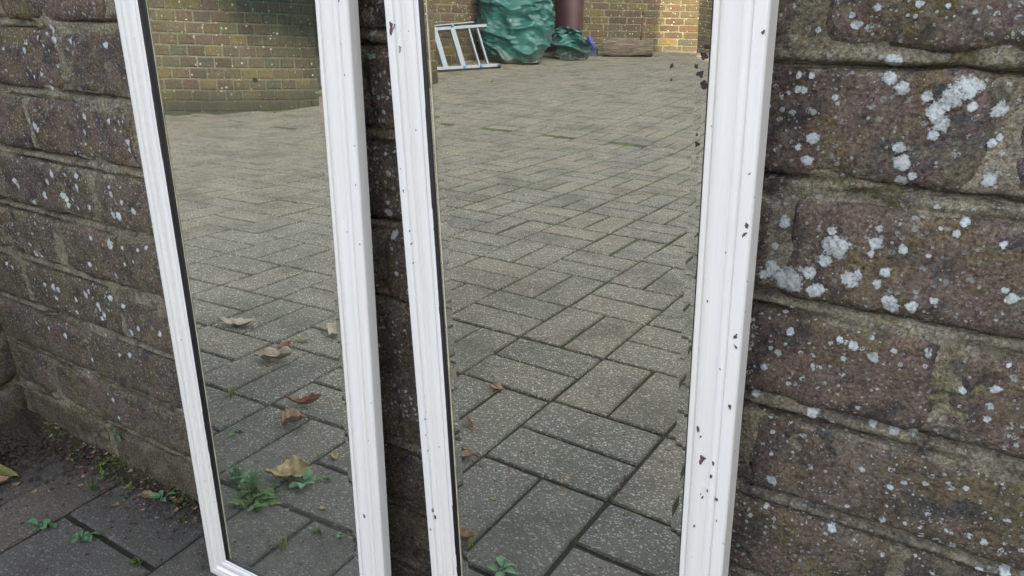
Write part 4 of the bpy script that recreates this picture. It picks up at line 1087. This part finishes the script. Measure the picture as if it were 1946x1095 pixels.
dead_leaf(-1.028, -.134, .022, .016, R(30), ML_RD, 'small orange-brown leaf scrap at the left edge of the photograph', .8, 1.2, 0, 16)
dead_leaf(-.832, -.030, .026, .014, R(20), ML_BR, 'brown leaf scrap between the soil and the seedling by the white frame', .7, 1.0, 0, 17)
dead_leaf(-0.695, -0.334, .022, .010, R(40), ML_TAN, 'small tan leaf scrap beside the big tan leaf', .5, .6, 0, 18)

def blade_mesh(L, Wd, lobes, seed, bend=.6):
    n, mm_ = 12, 5; P = []
    for i in range(n):
        t = i/(n-1); st = .22
        w_ = (.06 if t < st else math.sin(math.pi*((t-st)/(1-st))**.8)**.8)
        if lobes and t > st: w_ *= 1+.38*math.sin(t*math.pi*2*lobes+seed)
        hw = max(.0003, Wd/2*w_)
        for j in range(mm_):
            s_ = (j/(mm_-1))*2-1
            P.append((t*L, s_*hw, bend*L*(t-t*t*.95)*.9 + abs(s_)*hw*.35 + fbm((t*4+seed, s_, 1), 2)*Wd*.08))
    return P, [(i*mm_+j, (i+1)*mm_+j, (i+1)*mm_+j+1, i*mm_+j+1) for i in range(n-1) for j in range(mm_-1)]
def weed(x, y, z, n, L, Wd, mat, label, lobes=0, seed=0, up_=.5, jit=.002, group='small green weeds growing in the joints', name='weed', cat='weed', tilt=None):
    r_ = empty(name, (x, y, z), label, cat, group); rs = random.Random(seed)
    mes = []
    for k in range(3):
        P, f = blade_mesh(L, Wd, lobes, seed+k, up_); me = bpy.data.meshes.new('leaf'); me.from_pydata(P, [], f); me.materials.append(mat); me.polygons.foreach_set('use_smooth', [True]*len(f)); me.update(); mes.append(me)
    for k in range(n):
        a_ = 2*math.pi*k/n*1.0+rs.uniform(-.35, .35)+(k > n*.6)*.4; s_ = rs.uniform(.45, 1.2)
        Mx = Matrix.Rotation(a_, 4, 'Z') @ Matrix.Rotation(-rs.uniform(0.0, .55)*(up_+.2), 4, 'Y') @ Matrix.Rotation(rs.uniform(-.4, .4), 4, 'X') @ Matrix.Scale(s_, 4)
        if tilt is not None: Mx = tilt @ Mx
        link_mesh('leaf', mes[k % 3], r_, Matrix.Translation((rs.uniform(-jit, jit), rs.uniform(-jit, jit), 0)) @ Mx)
    mb_ = MB(); mb_.tube([(0, 0, -.006), (0, 0, .004)], [.0016, .0010], 5); mb_.build('stem', mat, r_)
    return r_
def tuft(x, y, z, n, L, mat, label, seed, spread=.5):
    rs = random.Random(seed); mb_ = MB()
    for k in range(n):
        a_ = rs.uniform(0, 6.28); ln = L*rs.uniform(.5, 1.1); sp_ = rs.uniform(.1, 1)*spread; w_ = .0007 if n < 40 else .0012
        bx_, by_ = rs.uniform(-.006, .006), rs.uniform(-.004, .004); ca, sa = math.cos(a_), math.sin(a_); P = []
        for i in range(6):
            t = i/5; rr = ln*sp_*t**1.4; zz = ln*t*(1-.35*sp_*t)
            for s_ in (-1, 1): P.append((bx_+ca*rr-sa*w_*s_*(1-t), by_+sa*rr+ca*w_*s_*(1-t), zz))
        mb_.grid(P, 6, 2)
    o_ = mb_.build('grass_tuft', mat, None, label=label, cat='grass', group='small grass tufts in the joints'); o_.location = (x, y, z); return o_
weed(-.838, -.120, .0, 9, .020, .0105, ML_G2, 'bushiest small green weed, on the paver joint left of the white frame', 1, 1, .7)
weed(-.902, -.134, .0, 7, .017, .0095, ML_G2, 'small green weed at the left, beside the long joint', 1, 2, .8)
weed(-.812, -.026, .006, 5, .017, .0085, ML_G2, 'four-leaved seedling at the foot of the wall close to the white frame', 0, 3, .7)
weed(-.915, -.008, .058, 4, .013, .0085, ML_G2, 'tiny seedling growing out of the low mortar joint of the wall', 0, 4, .5, tilt=Matrix.Rotation(R(70), 4, 'X'))
weed(-.925, -.036, .006, 7, .009, .005, ML_G, 'tiny bright seedling in the moss at the foot of the wall', 0, 5, .9)
weed(-.945, -.028, .008, 5, .007, .004, ML_LG, 'pale speck of a seedling in the moss, left of the bright one', 0, 6, .9)
weed(-.872, -.033, .006, 5, .008, .004, ML_LG, 'pale seedling in the moss between the grass and the four-leaved seedling', 0, 7, .9)
tuft(-.915, -.058, .0, 16, .030, ML_G, 'dark green grass tuft by the soil at the foot of the wall', 1)
tuft(-.742, -.112, -.004, 60, .012, ML_G, 'mossy green tuft in the joint left of the bottom corner of the white frame', 2, .9)
# seen in the plates
weed(-0.716, -0.198, .0, 46, .026, .0092, ML_G, 'large spreading rosette of jagged green leaves near the foot of the left mirror', 3, 10, .34, .020)
weed(-0.761, -0.225, .0, 24, .020, .0070, ML_G2, 'ferny green weed at the left end of the large rosette', 3, 11, .4, .012)
weed(-0.688, -0.26, .0, 6, .026, .013, ML_G2, 'round-leaved weed at the right of the big tan leaf', 0, 12, .6)
weed(-0.668, -0.282, .0, 6, .014, .006, ML_G, 'small pale weed right of the round-leaved weed', 1, 13, .5)
weed(-0.874, -0.312, .0, 5, .016, .008, ML_G, 'small green weed above the rosette, in the left mirror', 0, 14, .5)
weed(-0.567, -0.197, .0, 5, .010, .006, ML_G2, 'tiny weed at the right rail of the left mirror', 0, 15, .6)
tuft(-0.614, -0.145, .0, 26, .026, ML_LG, 'yellow-green grass tuft low down in the left mirror', 3, .8)
tuft(-0.976, -0.394, .0, 24, .034, ML_LG, 'yellow-green grass tuft at the left edge of the left mirror', 4, 1.0)
tuft(-0.598, -0.189, -.004, 60, .010, ML_G, 'low moss tuft in the joint near the right rail of the left mirror', 5, .9)
tuft(-.728, -.208, .0, 90, .034, ML_G, 'grassy blades mixed into the large rosette low in the left mirror', 12, 1.15)
tuft(-.775, -.222, .0, 50, .028, ML_G2, 'fine blades at the far left end of the green clump low in the left mirror', 13, 1.1)
tuft(-.432, -.240, .0, 22, .020, ML_LG, 'grass tuft low at the left edge of the right mirror', 6, .8)
weed(-.372, -.226, .0, 5, .026, .012, ML_G2, 'weed with a pale bent stem at the bottom of the right mirror', 0, 16, .7)
tuft(-.325, -.426, -.002, 14, .012, ML_G, 'small tuft at the crossing of two joints in the right mirror', 7, .9)
tuft(-.293, -.406, -.002, 12, .012, ML_G, 'small tuft close to the right edge of the glass in the right mirror', 8, .9)
tuft(-.313, -.347, -.002, 14, .010, ML_G, 'upper of the two small tufts on the long joint in the right mirror', 9, .9)
tuft(-.330, -.320, -.002, 14, .010, ML_G, 'lower of the two small tufts on the long joint in the right mirror', 10, .9)
tuft(-3.562, -4.944, gh(-3.562, -4.944), 40, .05, ML_LG, 'grass tuft in the paving in front of the ladder', 11, .8)
# moss filling some joints, as tiny cushions
mb = MB(); rs = random.Random(21)
def cushion(mb_, x, y, z, s):
    v = [(x, y, z+s*.45)]; n = 6
    for k in range(n):
        a_ = 2*math.pi*k/n; rr = s*rs.uniform(.7, 1.2); v.append((x+math.cos(a_)*rr, y+math.sin(a_)*rr*.8, z-.001))
    mb_.add(v, [(0, 1+k, 1+(k+1) % n) for k in range(n)])
for i in range(-16, 8):
    for j in range(-3, 16):
        for ori in (0, 1):
            for q in range(26):
                t = rs.random()
                if ori == 0: x, y = gx_line(i)+rs.gauss(0, .0022), gy_line(j, gx_line(i))-.204*t
                else: x, y = gx_line(i)+.204*t, gy_line(j, gx_line(i)+.1)+rs.gauss(0, .0022)
                if y > -.15 or not (x > -4): continue
                if fbm((x*3.0, y*3.0, 5), 3) + min(.25, (-y-.9)*.35) < .12: continue
                cushion(mb, x, y, gh(x, y)-.0035, rs.uniform(.0012, .0030))
m = MT('moss'); c = m.coord('World'); a = m.ramp(m.noise(c, 120, 4, .7), [(.3, (.025, .036, .010)), (.7, (.085, .105, .026))]); M_MOSS = m.done(a, .95)
mj = MB()
for i in range(-3, 6):
    for j in range(-3, 6):
        for ori in (0, 1, 2):
            for q in range(70):
                t = rs.random()
                if ori == 0: x, y = gx_line(i)+rs.gauss(0, .0028), gy_line(j, gx_line(i))-.204*t
                elif ori == 1: x, y = gx_line(i)+.204*t, gy_line(j, gx_line(i)+.1)+rs.gauss(0, .0028)
                elif (i+j) % 2 == 0: x, y = (gx_line(i)+gx_line(i+1))/2+rs.gauss(0, .0028), gy_line(j, gx_line(i))-.204*t
                else: x, y = gx_line(i)+.204*t, gy_line(j, gx_line(i)+.1)-.102+rs.gauss(0, .0028)
                if y > -.02: continue
                if rs.random() < .75: cushion(mj, x, y, -.0042, rs.uniform(.0010, .0028))
                else: bit(mj, x, y, -.0035, rs.uniform(.001, .0024))
mj.build('joint_grit', simple('joint_crumbs', (.060, .050, .038), .95, .6, 160), kind='stuff', label='dark sand and crumbs filling the paver joints')
for q in range(1500):
    x = rs.uniform(-1.16, -.3); y = -abs(rs.gauss(.0, .017))-.002
    if fbm((x*16, y*20, 3), 3) < .02: continue
    cushion(mb, x, y, .004+.009*max(0, 1+y/.035), rs.uniform(.001, .003))
mb.build('joint_moss', M_MOSS, kind='stuff', label='green moss cushions growing in the paver joints')
print('script done')
